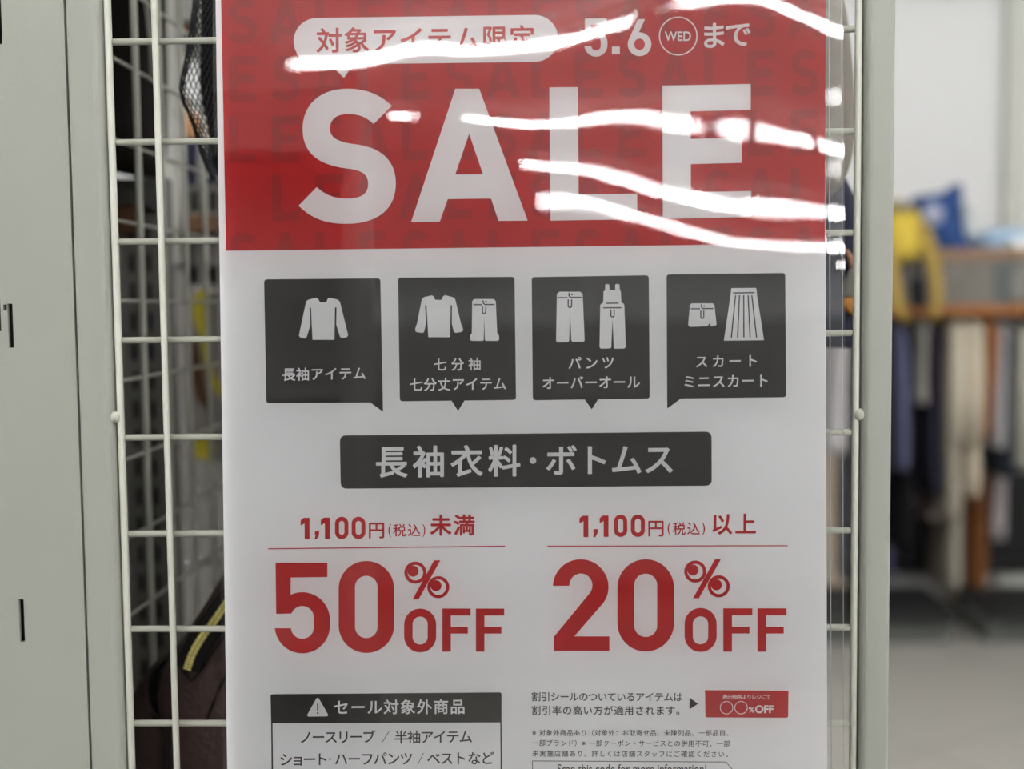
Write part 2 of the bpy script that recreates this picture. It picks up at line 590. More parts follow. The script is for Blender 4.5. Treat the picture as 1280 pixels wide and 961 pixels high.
_rx0, _rx1 = min(v[0] for v in _ref), max(v[0] for v in _ref)
_ry0, _ry1 = min(v[1] for v in _ref), max(v[1] for v in _ref)
_rc = ((_rx0 + _rx1) / 2, (_ry0 + _ry1) / 2)
_rh = (_ry1 - _ry0) / 0.92                     # the em square of the east-asian letters

def jtext(ink, text, xa, ya, xb, yb, size, bold=0.012, sx=1.0):
    """letters in equal cells; first cell centre (xa, ya), last (xb, yb)"""
    n = len(text)
    for i, ch in enumerate(text):
        if ch in ' \u3000':
            continue
        t = i / (n - 1) if n > 1 else 0
        cx, cy = xa + (xb - xa) * t, ya + (yb - ya) * t
        vs, fs, lf = glyph(ch, bold)
        k = size / _rh
        slope = (yb - ya) / (xb - xa) if n > 1 else 0
        ink.raw([(cx + (x - _rc[0]) * k * sx, cy - (y - _rc[1]) * k + (x - _rc[0]) * k * slope) for x, y in vs], fs, lf)
    return ink

def ltext(ink, text, x0, y0, x1, y1, bold=0.02, slope=0.0):
    """latin letters fitted to a box"""
    vs, fs, lf = glyph(text, bold)
    a0, a1 = min(v[0] for v in vs), max(v[0] for v in vs)
    b0, b1 = min(v[1] for v in vs), max(v[1] for v in vs)
    return ink.raw([(x0 + (x - a0) / (a1 - a0) * (x1 - x0), y1 - (y - b0) / (b1 - b0) * (y1 - y0) + (x - a0) / (a1 - a0) * (x1 - x0) * slope) for x, y in vs], fs, lf)

# block letters
def shape_S():
    p = []
    p += bez((660, 397), (612, 352), (560, 333), (492, 333))
    p += bez((492, 333), (392, 333), (325, 392), (325, 483))[1:]
    p += bez((325, 483), (325, 572), (380, 618), (490, 632))[1:]
    p += bez((490, 632), (545, 638), (571, 652), (571, 690))[1:]
    p += bez((571, 690), (571, 728), (545, 745), (492, 745))[1:]
    p += bez((492, 745), (445, 745), (412, 733), (378, 702))[1:]
    p += [(310, 772)]
    p += bez((310, 772), (360, 822), (415, 840), (490, 840))[1:]
    p += bez((490, 840), (605, 840), (675, 785), (675, 690))[1:]
    p += bez((675, 690), (675, 600), (618, 552), (520, 541))[1:]
    p += bez((520, 541), (458, 533), (428, 518), (428, 483))[1:]
    p += bez((428, 483), (428, 447), (452, 428), (496, 428))[1:]
    p += bez((496, 428), (535, 428), (560, 437), (592, 465))[1:]
    return p[:-1] + [(592, 465)]

def fit(loops, x0, y0, x1, y1, slope=0.0):
    xs = [p[0] for l in loops for p in l]
    ys = [p[1] for l in loops for p in l]
    a0, a1, b0, b1 = min(xs), max(xs), min(ys), max(ys)
    return [[(x0 + (x - a0) / (a1 - a0) * (x1 - x0), y0 + (y - b0) / (b1 - b0) * (y1 - y0) + slope * (x - a0) / (a1 - a0) * (x1 - x0)) for x, y in l] for l in loops]

def shape_5():
    p = [(92, 388), (336, 388), (336, 456), (163, 458)]
    p += arc(218, 657, 130, 130, -115, 0) + arc(218, 685, 130, 130, 0, 175)
    p += [(165, 697)] + arc(218, 692, 54, 54, 175, 0) + arc(218, 646, 54, 54, 0, -160)
    p += [(95, 629)]
    return [p]

def shape_2():
    p = arc(248, 502, 131, 130, 182.2, 360, 26) + arc(248, 502, 131, 130, 0, 36, 8)
    p += [(218, 735), (383, 735), (383, 803), (121, 803), (121, 738)]
    p += arc(249, 495, 54, 56, 38, -182, 26)
    return [p]

def shape_1():
    return [[(224, 177), (252, 177), (252, 278), (229, 278), (229, 203), (210, 214), (210, 189)]]

def shape_F():
    return [[(877, 604), (1010, 604), (1010, 637), (917, 637), (917, 690), (997, 690), (997, 722), (917, 722), (917, 807), (877, 807)]]

# ------------------------------------------------------------------ the poster
poster = empty('sale_poster', on_poster(655, 480), 'large red and white paper sale poster with percent-off prices, in a clear sleeve', 'poster')
PL, PR_ = 0.0566, 0.3563
def poster_pt(x, z, off):
    y = PO.y - TILT * (PO.z - z)
    return Vector((x, y, z)) + PN * off
def sheet(x0, x1, z0, z1, off0, off1):
    c = [(x0, z0), (x1, z0), (x1, z1), (x0, z1)]
    vs = [poster_pt(x, z, off0) for x, z in c] + [poster_pt(x, z, off1) for x, z in c]
    return MB().add(vs, [(0, 1, 2, 3), (7, 6, 5, 4), (0, 4, 5, 1), (1, 5, 6, 2), (2, 6, 7, 3), (3, 7, 4, 0)])
sheet(PL + 0.0019, PR_, 1.100, 1.522, -0.0003, 0.0).build('paper_sheet', M['paper'], poster)
sheet(PL, PR_ - 0.001, 1.099, 1.521, -0.0009, -0.0005).build('backing_sheet', M['paper'], poster)

band = Ink(1).poly([(275.6, -36), (1032.4, -46), (1031.2, 304.2), (282.6, 313.4)]).build('red_band', M['ink_red'], poster)
SS = sc(shape_S(), 3.0025, 270, 0)
AA = [sc([(898, 333), (988, 333), (1170, 828), (1060, 829), (1032, 745), (870, 747), (840, 832), (732, 834)], 3.0025, 270, 0),
      sc([(950, 502), (1002, 654), (898, 655)], 3.0025, 270, 0)]
LL = sc([(110, 328), (217, 327), (220, 729), (440, 727), (440, 823), (114, 828)], 3.0025, 650, 0)
EE = sc([(534, 321), (866, 315), (866, 412), (640, 418), (641, 521), (833, 517), (833, 611), (641, 616), (641, 721), (868, 717), (868, 814), (536, 821)], 3.0025, 650, 0)
gl = Ink(2)
letters = {'S': [SS], 'A': AA, 'L': [LL], 'E': [EE]}
def clip_low(loop, f):
    out = []
    for i in range(len(loop)):
        a, b_ = loop[i - 1], loop[i]
        fa, fb = f(a), f(b_)
        if (fa < 0) != (fb < 0):
            t = fa / (fa - fb)
            out.append((a[0] + (b_[0] - a[0]) * t, a[1] + (b_[1] - a[1]) * t))
        if fb < 0:
            out.append(b_)
    return out
for row, (bot, first) in enumerate(((55, 0), (128, 3), (203, 2), (277, 1), (349, 0))):
    for k in range(14):
        ch = 'SALE'[(first + k) % 4]
        wd = {'S': 35, 'A': 44, 'L': 34, 'E': 35}[ch]
        x0 = 286 + 54.0 * k - (4 if ch == 'A' else 0)
        if x0 < 283 or x0 + wd > 1030:
            continue
        yb = bot - 0.012 * (x0 - 283)
        lps = fit(letters[ch], x0, yb - 58, x0 + wd, yb, -0.012)
        if row == 4:
            lps = [clip_low(l, lambda p: p[1] - (312.2 - 0.0123 * (p[0] - 282.6))) for l in lps]
            lps = [l for l in lps if len(l) > 2]
        if lps:
            gl.poly(*lps)
gl.build('ghost_lettering', M['ink_red_ghost'], band)
tag(Ink(3).poly(SS).poly(*AA).poly(LL).poly(EE).build('headline_lettering', M['paper'], poster), 'huge white SALE headline')

pill = Ink(3)
pill.poly(arc(396.2, 51.6, 29.2, 29.2, 270, 90, 20) + [(413, 80.6), (430, 97.3), (441.5, 80.4)] + arc(668.3, 48.0, 29.4, 29.4, 90, -90, 20))
pill = tag(pill.build('speech_pill', M['paper'], poster), 'white rounded speech bubble')
jtext(Ink(4), '対象アイテム限定', 411.4, 51.2, 652.6, 47.9, 31.5, 0.018).build('pill_lettering', M['ink_red'], pill)

dt = Ink(3)
def dz(pts):
    return sc(pts, 5.565, 720, 10)
dt.poly(*fit(shape_5(), 730.6, 22.9, 759.4, 70.8))
dt.poly(dz([(250, 268), (305, 267), (305, 321), (250, 322)]))
dt.poly(dz(arc(442, 252, 82, 83, 0, 360, 36)[:-1]), dz(arc(442, 252, 37, 40, 0, 360, 30)[:-1]))
dt.poly(dz([(370, 212), (430, 78), (480, 77), (428, 190), (398, 214)]))
dt.poly(dz(arc(711, 195, 135, 136, 0, 360, 48)[:-1]), dz(arc(711, 195, 126, 127, 0, 360, 48)[:-1]))
ltext(dt, 'WED', *dz([(617, 163)])[0], *dz([(800, 230)])[0], 0.018)
jtext(dt, 'まで', 892.0, 44.8, 922.6, 43.4, 33.5, 0.020)
dt.build('date_lettering', M['paper'], poster)

# the four charcoal garment panels
def zC(p): return sc(p, 3.559, 320, 330)
def zD(p): return sc(p, 3.559, 650, 330)
def slit(i, p, s, ox, oy, w):
    q = sc(p, s, ox, oy)
    return i.polys(stroke(q, w))
panels = []
def panel(outline, name='category_panel'):
    o = Ink(1).poly(outline).build(name, M['ink_black'], poster)
    panels.append(o)
    return o
def rq_tail(tl, tr, br, bl, tail, where):
    """rounded panel with a speech tail: list of tail points inserted at the bottom edge"""
    q = rquad(tl, tr, br, bl, 4.0)
    if where == 'mid':
        return q[:21] + tail + q[21:]
    if where == 'right':
        return q[:14] + tail + q[21:]
    return q[:21] + tail
p1 = panel(rq_tail((330.1, 349.2), (475.4, 347.8), (478.0, 502.6), (332.9, 503.9), [(478.8, 514.6), (462.7, 502.9)], 'right'))
p2 = panel(rq_tail((497.6, 347.0), (643.1, 346.0), (645.1, 499.7), (499.8, 501.5), [(580.7, 500.5), (572.6, 513.5), (564.4, 500.7)], 'mid'))
p3 = panel(rq_tail((664.6, 346.4), (811.0, 344.0), (812.1, 498.1), (666.0, 500.2), [(747.8, 498.9), (739.6, 511.6), (730.9, 499.2)], 'mid'))
p4 = panel(rq_tail((833.2, 343.0), (981.5, 341.2), (982.7, 496.4), (834.0, 498.2), [(851.2, 498.0), (834.0, 510.7)], 'left'))

ic = Ink(2)
ic.poly(sc([(590, 128), (620, 150), (640, 190), (722, 190), (742, 145), (765, 128), (880, 155), (905, 182), (1015, 625), (1000, 655), (930, 670), (905, 645), (857, 490), (860, 262), (850, 255), (840, 262), (832, 690), (540, 690), (520, 265), (508, 255), (500, 262), (513, 490), (462, 655), (440, 674), (375, 658), (358, 635), (455, 180), (480, 157)], 10.667, 340, 360))
ic.build('garment_icon', M['paper'], p1)
jtext(Ink(2), '長袖アイテム', 360.9, 468.3, 449.3, 466.9, 16.4, 0.016).build('caption', M['paper'], p1)

ic = Ink(2)
ic.poly(sc([(295, 90), (320, 105), (335, 145), (415, 145), (432, 100), (458, 88), (560, 115), (582, 140), (655, 450), (668, 468), (680, 520), (660, 540), (585, 552), (562, 535), (540, 440), (542, 215), (532, 207), (524, 215), (517, 605), (250, 605), (228, 215), (218, 207), (210, 215), (222, 440), (195, 545), (175, 553), (100, 540), (85, 515), (100, 465), (108, 450), (170, 140), (195, 112)], 9.846, 510, 360))
def pants_icon(ic, pts, ln, hook, dot, U, s, ox, oy, w):
    ic.poly(sc(pts, s, ox, oy))
    d = Ink(3)
    for q in (ln, hook, U):
        if q:
            d.polys(stroke(sc(q, s, ox, oy), w))
    if dot:
        d.poly(sc(arc(dot[0], dot[1], 11, 11, 0, 360, 12)[:-1], s, ox, oy))
    return d
det = pants_icon(ic, [(815, 135), (1055, 135), (1080, 160), (1098, 560), (1120, 575), (1122, 635), (1108, 650), (960, 650), (945, 635), (938, 350), (932, 640), (918, 650), (780, 650), (763, 630), (768, 575), (785, 560), (790, 160)],
                 [(812, 205), (906, 205)], [(925, 155), (926, 184), (945, 203), (1058, 203)], (960, 166), [(917, 230), (917, 303), (935, 318), (957, 303), (957, 230)], 9.846, 510, 360, 1.4)
icon = ic.build('garment_icon', M['paper'], p2)
det.build('seam_print', M['ink_black'], p2)
jtext(Ink(2), '七分袖', 550.4, 456.0, 593.4, 455.3, 15.8, 0.016).build('caption', M['paper'], p2)
jtext(Ink(2), '七分丈アイテム', 520.3, 481.0, 624.9, 479.7, 16.2, 0.016).build('caption', M['paper'], p2)

ic = Ink(2)
det = pants_icon(ic, [(185, 188), (435, 188), (465, 215), (488, 775), (470, 790), (345, 790), (328, 775), (312, 400), (302, 780), (285, 795), (165, 797), (145, 780), (155, 215)],
                 [(173, 260), (276, 260)], [(300, 206), (301, 240), (320, 257), (444, 257)], (337, 220), [(290, 285), (290, 365), (310, 382), (332, 368), (332, 285)], 9.608, 680, 345, 1.45)
d2 = pants_icon(ic, [(735, 105), (750, 97), (775, 97), (785, 110), (787, 165), (855, 168), (855, 105), (868, 95), (900, 97), (908, 110), (910, 170), (922, 180), (930, 320), (955, 330), (965, 350), (982, 850), (965, 870), (850, 872), (838, 855), (823, 520), (808, 855), (795, 868), (685, 872), (667, 855), (675, 350), (690, 330), (710, 322), (715, 185), (733, 172)],
                [(748, 327), (890, 325)], [(715, 382), (926, 380)], None, [(803, 407), (803, 480), (823, 495), (843, 480), (843, 407)], 9.608, 680, 345, 1.45)
det.raw(d2.v, d2.f, d2.o)
ic.build('garment_icon', M['paper'], p3)
det.build('seam_print', M['ink_black'], p3)
jtext(Ink(2), 'パンツ', 718.4, 454.3, 760.0, 453.4, 16.4, 0.016).build('caption', M['paper'], p3)
jtext(Ink(2), 'オーバーオール', 685.6, 479.0, 791.9, 477.6, 16.6, 0.016).build('caption', M['paper'], p3)

ic = Ink(2)
det = pants_icon(ic, [(155, 310), (435, 310), (460, 335), (487, 590), (470, 612), (410, 618), (392, 575), (370, 615), (135, 625), (108, 600), (132, 335)],
                 [(153, 383), (261, 383)], [(285, 328), (286, 362), (305, 380), (436, 380)], (320, 346), [(277, 408), (277, 500), (297, 517), (317, 500), (317, 408)], 10.667, 850, 350, 1.45)
ic.poly(sc([(690, 107), (1010, 105), (1020, 115), (1025, 190), (1120, 802), (585, 808), (675, 195), (683, 115)], 10.667, 850, 350))
for q in ([(713, 172), (985, 168)], [(740, 208), (685, 762)], [(793, 208), (768, 762)], [(850, 208), (852, 762)], [(908, 208), (935, 762)], [(958, 208), (1020, 760)]):
    det.polys(stroke(sc(q, 10.667, 850, 350), 1.5))
ic.build('garment_icon', M['paper'], p4)
det.build('seam_print', M['ink_black'], p4)
jtext(Ink(2), 'スカート', 877.0, 452.2, 939.8, 451.2, 16.4, 0.016).build('caption', M['paper'], p4)
jtext(Ink(2), 'ミニスカート', 861.8, 477.3, 953.4, 475.9, 16.6, 0.016).build('caption', M['paper'], p4)

# banner
bn = Ink(1).poly(rquad((424.8, 544.2), (889.4, 539.3), (889.7, 606.9), (425.9, 610.7), 8.0)).build('banner', M['ink_black'], poster)
bt = Ink(2)
jtext(bt, '長袖衣料', 489.2, 578.0, 630.5, 576.6, 39.5, 0.020)
bt.poly(arc(666.2, 575.4, 4.2, 4.2, 0, 360, 24)[:-1])
jtext(bt, 'ボトムス', 701.6, 576.0, 823.8, 574.6, 39.0, 0.020)
bt.build('banner_lettering', M['paper'], bn)

# the two discount offers
def offer(ox, oy, s, ones, comma, zeros, yen, par1, zei, komi, par2, tail, tailc, tails, ytop, ybot, rule, big, digits, rings, slash, offO, offF):
    off = empty('discount_offer', on_poster(*sc([big], s, ox, oy)[0]))
    attach(off, poster)
    c = Ink(1)
    def Z(p): return sc(p, s, ox, oy)
    for (x0, x1, ya, yb) in ones:
        c.poly(*fit(shape_1(), *Z([(x0, ya)])[0], *Z([(x1, yb)])[0]))
    x0, ya = comma
    c.poly(Z([(x0 + 2, ya), (x0 + 22, ya), (x0 + 22, ya + 17), (x0 + 11, ya + 38), (x0, ya + 38), (x0 + 6, ya + 18), (x0 + 2, ya + 18)]))
    for (x0, x1) in zeros:
        c.poly(Z(stadium(x0, ytop - 1, x1, ybot + 1)), Z(stadium(x0 + 19, ytop + 19, x1 - 19, ybot - 19)))
    for ch, (xx, yy), sz, bo in ((('円', yen, 80, 0.016),) + (('税', zei, 60, 0.012), ('込', komi, 60, 0.012))):
        q = Z([(xx, yy)])[0]
        jtext(c, ch, q[0], q[1], q[0], q[1], sz / s, bo)
    for ch, q in (('(', par1), (')', par2)):
        a_, b_ = Z([(q[0] - 7, q[1] - 31), (q[0] + 7, q[1] + 31)])
        ltext(c, ch, a_[0], a_[1], b_[0], b_[1], 0.0)
    for ch, q in zip(tail, tailc):
        q = Z([q])[0]
        jtext(c, ch, q[0], q[1], q[0], q[1], tails / s, 0.024)
    c.build('price_condition', M['ink_red'], off)
    r0, r1 = Z([rule[0]])[0], Z([rule[1]])[0]
    Ink(1).poly(line(r0[0], r0[1], r1[0], r1[1], 1.3)).build('divider_line', M['ink_red'], off)
    f = Ink(1)
    for kind, bb in digits:
        if kind == '0':
            (a0, b0, a1, b1), (c0, d0, c1, d1) = bb
            f.poly(Z(stadium(a0, b0, a1, b1)), Z(stadium(c0, d0, c1, d1)))
        else:
            f.poly(*[Z(l) for l in {'5': shape_5, '2': shape_2}[kind]()])
    a, b_, a2, b2 = offO
    f.poly(Z(stadium(*a)), Z(stadium(*b_)))
    for (x0, x1, ya, yb) in offF:
        f.poly(*[Z(l) for l in fit(shape_F(), x0, ya, x1, yb)])
    f.build('discount_figure', M['ink_red'], off)
    g = Ink(1)
    g.poly(Z(slash))
    for i, (cx, cy) in enumerate(rings):
        q = Z([(cx, cy)])[0]
        px, py = q[0] - 2.9, q[1] - 1.9
        g.poly(arc(q[0], q[1], 13.8, 13.8, 0, 360, 44)[:-1], arc(q[0], q[1], 9.7, 9.7, 0, 360, 36)[:-1])
        g.poly(arc(px, py, 6.9, 6.9, 0, 360, 30)[:-1])
    tag(g.build('percent_sign', M['ink_red'], off), 'red percent sign whose rings look like round eyes')
    return off
offer(320, 600, 3.765,
      [(210, 252, 177, 278), (305, 347, 176, 277)], (275, 240), [(372, 435), (450, 515)], (567, 236), (630, 237), (675, 237), (744, 237), (790, 237), '未満', [(870, 214), (980, 213)], 98, 173, 276,
      [(57, 323), (1172, 310.5)], (218, 600), [('5', None), ('0', ((389, 380, 650, 813), (466, 450, 572, 743)))],
      [(750, 435), (858, 503.5)], [(868, 377), (838, 377), (737, 561), (765, 561)], ((697, 604, 848, 810), (737, 642, 808, 773), 0, 0), [(877, 1010, 604, 807), (1035, 1168, 604, 807)])
offer(660, 600, 3.765,
      [(242, 284, 167, 268), (337, 379, 166, 267)], (306, 230), [(405, 467), (484, 550)], (602, 227), (664, 229), (711, 229), (779, 229), (826, 229), '以上', [(911, 208), (1024, 208)], 98, 163, 266,
      [(91, 310.5), (1222, 308.5)], (250, 600), [('2', None), ('0', ((421, 372, 687, 806), (500, 440, 608, 738)))],
      [(787, 430), (898, 499.5)], [(908, 372), (880, 372), (776, 556), (804, 556)], ((737, 601, 888, 808), (776, 641, 848, 772), 0, 0), [(919, 1056, 603, 807), (1080, 1217, 603, 807)])

# exclusion box, lower left
ex = empty('exclusion_box', on_poster(483, 900))
attach(ex, poster)
fr = Ink(1)
fr.poly(rquad((338.1, 867.5), (626.9, 865.2), (626.9, 902.7), (338.9, 903.9), 3.0, 0.0))
fr.poly([(338.9, 903.5), (340.7, 903.5), (341.6, 1000), (339.8, 1000)])
fr.poly([(625.3, 902.5), (626.9, 902.5), (627.6, 1000), (626.0, 1000)])
fr.poly([(339.8, 998.4), (627.6, 996.4), (627.6, 998.0), (339.8, 1000)])
fr.build('box_frame', M['ink_black'], ex)
def z7(p): return sc(p, 3.765, 320, 840)
Ink(2).poly(z7([(284, 124), (290, 120), (296, 124), (339, 199), (338, 206), (333, 208), (248, 209), (242, 206), (242, 199)])).build('warning_triangle', M['paper'], ex)
wi = Ink(3).polys(stroke(z7([(290, 150), (290, 179)]), 1.5))
wi.poly(z7(arc(290, 192, 4.2, 4.2, 0, 360, 14)[:-1]))
wi.build('warning_mark', M['ink_black'], ex)
jtext(Ink(2), 'セール対象外商品', 426.8, 884.2, 572.0, 883.4, 18.6, 0.017).build('box_title', M['paper'], ex)
xt = Ink(1)
jtext(xt, 'ノースリーブ', 382.4, 921.6, 460.8, 921.0, 16.6, 0.013)
xt.poly(line(477.4, 928.2, 486.0, 914.3, 0.8))
jtext(xt, '半袖アイテム', 501.4, 921.5, 582.2, 920.8, 16.6, 0.013)
jtext(xt, 'ショート', 357.6, 949.6, 401.7, 949.0, 16.6, 0.013)
xt.poly(arc(412.5, 948.6, 1.3, 1.3, 0, 360, 12)[:-1])
jtext(xt, 'ハーフパンツ', 426.4, 948.8, 507.8, 948.2, 16.6, 0.013)
xt.poly(line(522.0, 955.6, 529.3, 941.2, 0.8))
jtext(xt, 'ベスト', 542.1, 948.2, 575.0, 947.8, 16.6, 0.013)
jtext(xt, 'など', 592.7, 947.8, 609.3, 947.6, 16.6, 0.013)
xt.build('box_lettering', M['ink_text'], ex)

# notes, lower right
nt_ = Ink(1)
jtext(nt_, '割引シールのついているアイテムは', 670.2, 870.8, 847.4, 871.2, 11.6, 0.013)
jtext(nt_, '割引率の高い方が適用されます。', 670.2, 887.8, 851.0, 888.2, 11.6, 0.013)
nt_.build('notice_lettering', M['ink_text'], poster)
Ink(1).poly([(861.9, 871.9), (872.7, 879.4), (861.9, 886.4)]).build('arrow_mark', M['ink_black'], poster)
stk = Ink(1).poly(rquad((881.2, 862.4), (985.6, 863.1), (985.2, 897.0), (881.9, 896.5), 0.0, 2.6)).build('red_sticker_print', M['ink_red'], poster)
def zs(p): return sc(p, 9.07, 870, 855)
st = Ink(2)
jtext(st, '表示価格よりレジにて', *zs([(330, 146)])[0], *zs([(822, 146)])[0], 6.4, 0.004)
for cx in (346, 511):
    st.poly(zs(arc(cx, 266, 75, 75, 0, 360, 40)[:-1]), zs(arc(cx, 266, 67, 67, 0, 360, 40)[:-1]))
ltext(st, '%', *zs([(598, 258)])[0], *zs([(664, 322)])[0], 0.02)
ltext(st, 'OFF', *zs([(670, 238)])[0], *zs([(880, 330)])[0], 0.04)
st.build('sticker_lettering', M['paper'], stk)
sm = Ink(1)
jtext(sm, '※対象外商品あり（対象外：お取寄せ品、未陳列品、一部品目、', 669.2, 915.8, 911.8, 916.2, 7.9, 0.008)
jtext(sm, '一部ブランド）※一部クーポン・サービスとの併用不可、一部', 669.0, 928.6, 908.6, 929.4, 7.9, 0.008)
jtext(sm, '未実施店舗あり。詳しくは店舗スタッフにご確認ください。', 669.2, 941.8, 911.0, 942.6, 7.9, 0.008)
sm.build('small_print', M['ink_text'], poster)
sb = Ink(1)
o_ = [(665.6, 950.9), (907.6, 952.2), (915.4, 961.5), (907.8, 971.5), (665.8, 971.0)]
for i in range(5):
    sb.poly(line(*o_[i], *o_[(i + 1) % 5], 0.8))
ltext(sb, 'Scan this code for more information!', 696.9, 955.0, 883.0, 966.6, 0.004)
sb.build('scan_note', M['ink_text'], poster)
bpy.data.objects.remove(_fo)
bpy.data.curves.remove(_fc)

# ------------------------------------------------------------------ clear sleeve with a softly rippled front film
sleeve = empty('plastic_sleeve', on_poster(655, 480, 0.002), 'clear glossy plastic sleeve holding the sale poster, with bright wavy reflections', 'plastic sleeve')
FX0, FX1, FZ0, FZ1 = 0.0560, 0.3644, 1.096, 1.526
ROW_EL = [20.5, 14.4, 11.1, 9.0]          # elevation of each mirrored row of ceiling lights, degrees
RIP = [(0, [(330, 93), (460, 86), (530, 69), (600, 72), (660, 70), (700, 62), (770, 35), (840, 12), (870, 8), (940, 2), (990, 25), (1030, 50), (1060, 54)]),
       (1, [(575, 145), (650, 158), (700, 157), (745, 150), (790, 148), (840, 160), (870, 165), (940, 178), (1000, 190), (1050, 198)]),
       (2, [(640, 203), (685, 207), (720, 210), (780, 228), (840, 247), (900, 262), (985, 275), (1045, 277)]),
       (3, [(705, 248), (790, 270), (820, 277), (870, 290), (915, 304), (1000, 316)])]
def row_y(pts, x):
    """height of one mirrored row in the photograph at column x, softly interpolated"""
    def f(x):
        if x <= pts[0][0]:
            return pts[0][1]
        for (xa, ya), (xb, yb) in zip(pts, pts[1:]):
            if x <= xb:
                t = (x - xa) / (xb - xa)
                return ya + (yb - ya) * (t * t * (3 - 2 * t) * 0.5 + t * 0.5)
        return pts[-1][1]
    return sum(f(x + d) for d in (-18, -9, 0, 9, 18)) / 5
def view_el(y):
    return math.degrees(math.atan((381 - y) / FPX))
_cols = {}
def ripple_tilt(px, py):
    """extra backward tilt of the film so that the ceiling rows mirror along the photographed curves"""
    if px not in _cols:
        ys = [row_y(p, px) for _, p in RIP]
        kn = [(ys[0] - 90, ROW_EL[0] + 4.6)] + [(y, ROW_EL[k]) for k, y in enumerate(ys)]
        y_end = max(ys[-1] + 45, 350)
        kn += [(y_end, view_el(y_end) + 4.8)]
        _cols[px] = kn
    kn = _cols[px]
    if py >= kn[-1][0]:
        return 0.0
    if py <= kn[0][0]:
        el = kn[0][1] + (kn[0][0] - py) * 0.038
    else:
        for (ya, ea), (yb, eb) in zip(kn, kn[1:]):
            if py <= yb:
                el = ea + (eb - ea) * (py - ya) / (yb - ya)
                break
    return math.radians((el - view_el(py)) / 2 - 2.4)
NX, NZ = 110, 170
hts = [[0.0] * (NZ + 1) for _ in range(NX + 1)]
for i in range(NX + 1):
    x = FX0 + (FX1 - FX0) * i / NX
    h = 0.0
    p_ = poster_pt(x, 1.42, 0.002) - CAM
    px_c = round(CX + FPX * p_.dot(RIGHT) / p_.dot(FWD), 2)
    dz_ = (FZ1 - FZ0) / NZ
    for j in range(NZ, -1, -1):
        z = FZ0 + (FZ1 - FZ0) * j / NZ
        hts[i][j] = h
        p_ = poster_pt(x, z, 0.002) - CAM
        py_ = 480.5 - FPX * (p_.dot(UP)) / p_.dot(FWD)
        h += ripple_tilt(px_c, py_) * dz_           # upward-looking film bulges out as it goes down
lo = min(min(r_) for r_ in hts)
for i in range(NX + 1):
    x = FX0 + (FX1 - FX0) * i / NX
    for j in range(NZ + 1):
        z = FZ0 + (FZ1 - FZ0) * j / NZ
        hts[i][j] += 0.00010 * noise.noise(Vector((x * 22, z * 9, 3.1))) + 0.000015 * noise.noise(Vector((x * 60, z * 50, 1.0)))
mb = MB()
vs = []
for i in range(NX + 1):
    for j in range(NZ + 1):
        vs.append(poster_pt(FX0 + (FX1 - FX0) * i / NX, FZ0 + (FZ1 - FZ0) * j / NZ, 0.0012 - lo + hts[i][j]))
mb.add(vs, [(i * (NZ + 1) + j, (i + 1) * (NZ + 1) + j, (i + 1) * (NZ + 1) + j + 1, i * (NZ + 1) + j + 1) for i in range(NX) for j in range(NZ)])
mb.build('front_film', M['film'], sleeve, smooth=True)
mb = MB()
mb.add([poster_pt(x, z, -0.0016) for x, z in ((FX0, FZ0), (FX1, FZ0), (FX1, FZ1), (FX0, FZ1))], [(0, 1, 2, 3)])
mb.build('back_film', M['film_back'], sleeve)
M['seam'] = mat('milky_film_weld', (0.50, 0.52, 0.54, 1), 0.25, 0, 0.5, 0.03)
mb = MB()
for xs_ in (0.3582, 0.3643):
    mb.tube([poster_pt(xs_, FZ0, 0.0004), poster_pt(xs_, FZ1, 0.0004)], 0.00022 if xs_ < 0.36 else 0.00014, 8)
mb.build('weld_seam', M['seam'], sleeve, smooth=True)

# ------------------------------------------------------------------ inside the display: side net, columns, back board
side = empty('side_net_panel', (-0.048, 0.25, 0.0), 'wire net panel running back behind the left mesh, seen end-on', 'net panel')
for k in range(-18, 9):
    z = 1.3555 + 0.05 * k
    MB().tube([(-0.048, 0.03, z), (-0.048, 0.385, z)], 0.0012, 10).build('horizontal_wire', M['wire'], side, smooth=True)
for yy in (0.030, 0.075, 0.125, 0.175, 0.225, 0.275, 0.325, 0.385):
    MB().tube([(-0.0463, yy, 0.43), (-0.0463, yy, 1.77)], 0.0022 if yy == 0.175 else 0.0017, 10).build('vertical_wire', M['wire'], side, smooth=True)
MB().box(-0.056, -0.040, 0.03, 0.385, 0.0, 0.44).build('base_rail', M['white_metal'], side, bevel=0.002)

# slotted column standing behind
zt = at(190, 222, 0.42).z
sl = []
xa, xb = at(169, 500, 0.42).x, at(190, 500, 0.42).x
for k in range(-30, 11):
    z = at(190, 512, 0.42).z + 0.0254 * k
    if 0.15 < z < zt - 0.02:
        sl.append((xa, z, 0.0052, 0.0155))
        sl.append((xb, z, 0.0052, 0.0155))
c = empty('slotted_column', (-0.12, 0.42, 0), 'dark grey twin-slotted steel column behind the left wire mesh', 'column')
x0, x1 = at(152, 500, 0.42).x, at(213, 500, 0.42).x
slotted_plate(x0, x1, 0.0, zt, 0.42, 0.423, sl).build('slotted_face', M['column_coat'], c)
MB().box(x0, x1, 0.436, 0.44, 0.0, zt).build('hollow_shade', M['slot_shade'], c)  # shade inside the column, given as a dark sheet
mb = MB()
mb.box(x0, x0 + 0.002, 0.423, 0.436, 0, zt)
mb.box(x1 - 0.002, x1, 0.423, 0.436, 0, zt)
mb.build('side_flange', M['grey_metal'], c)

# pale post, cut off below in place of its fade into shade
x0, x1 = at(201, 120, 0.575).x, at(219, 120, 0.575).x
tag(MB().box(x0, x1, 0.575, 0.5998, at(210, 330, 0.575).z, 1.838).build('steel_post', M['pale_metal'], bevel=0.003), 'pale grey steel post behind the mesh, left of the black net bag', 'post')

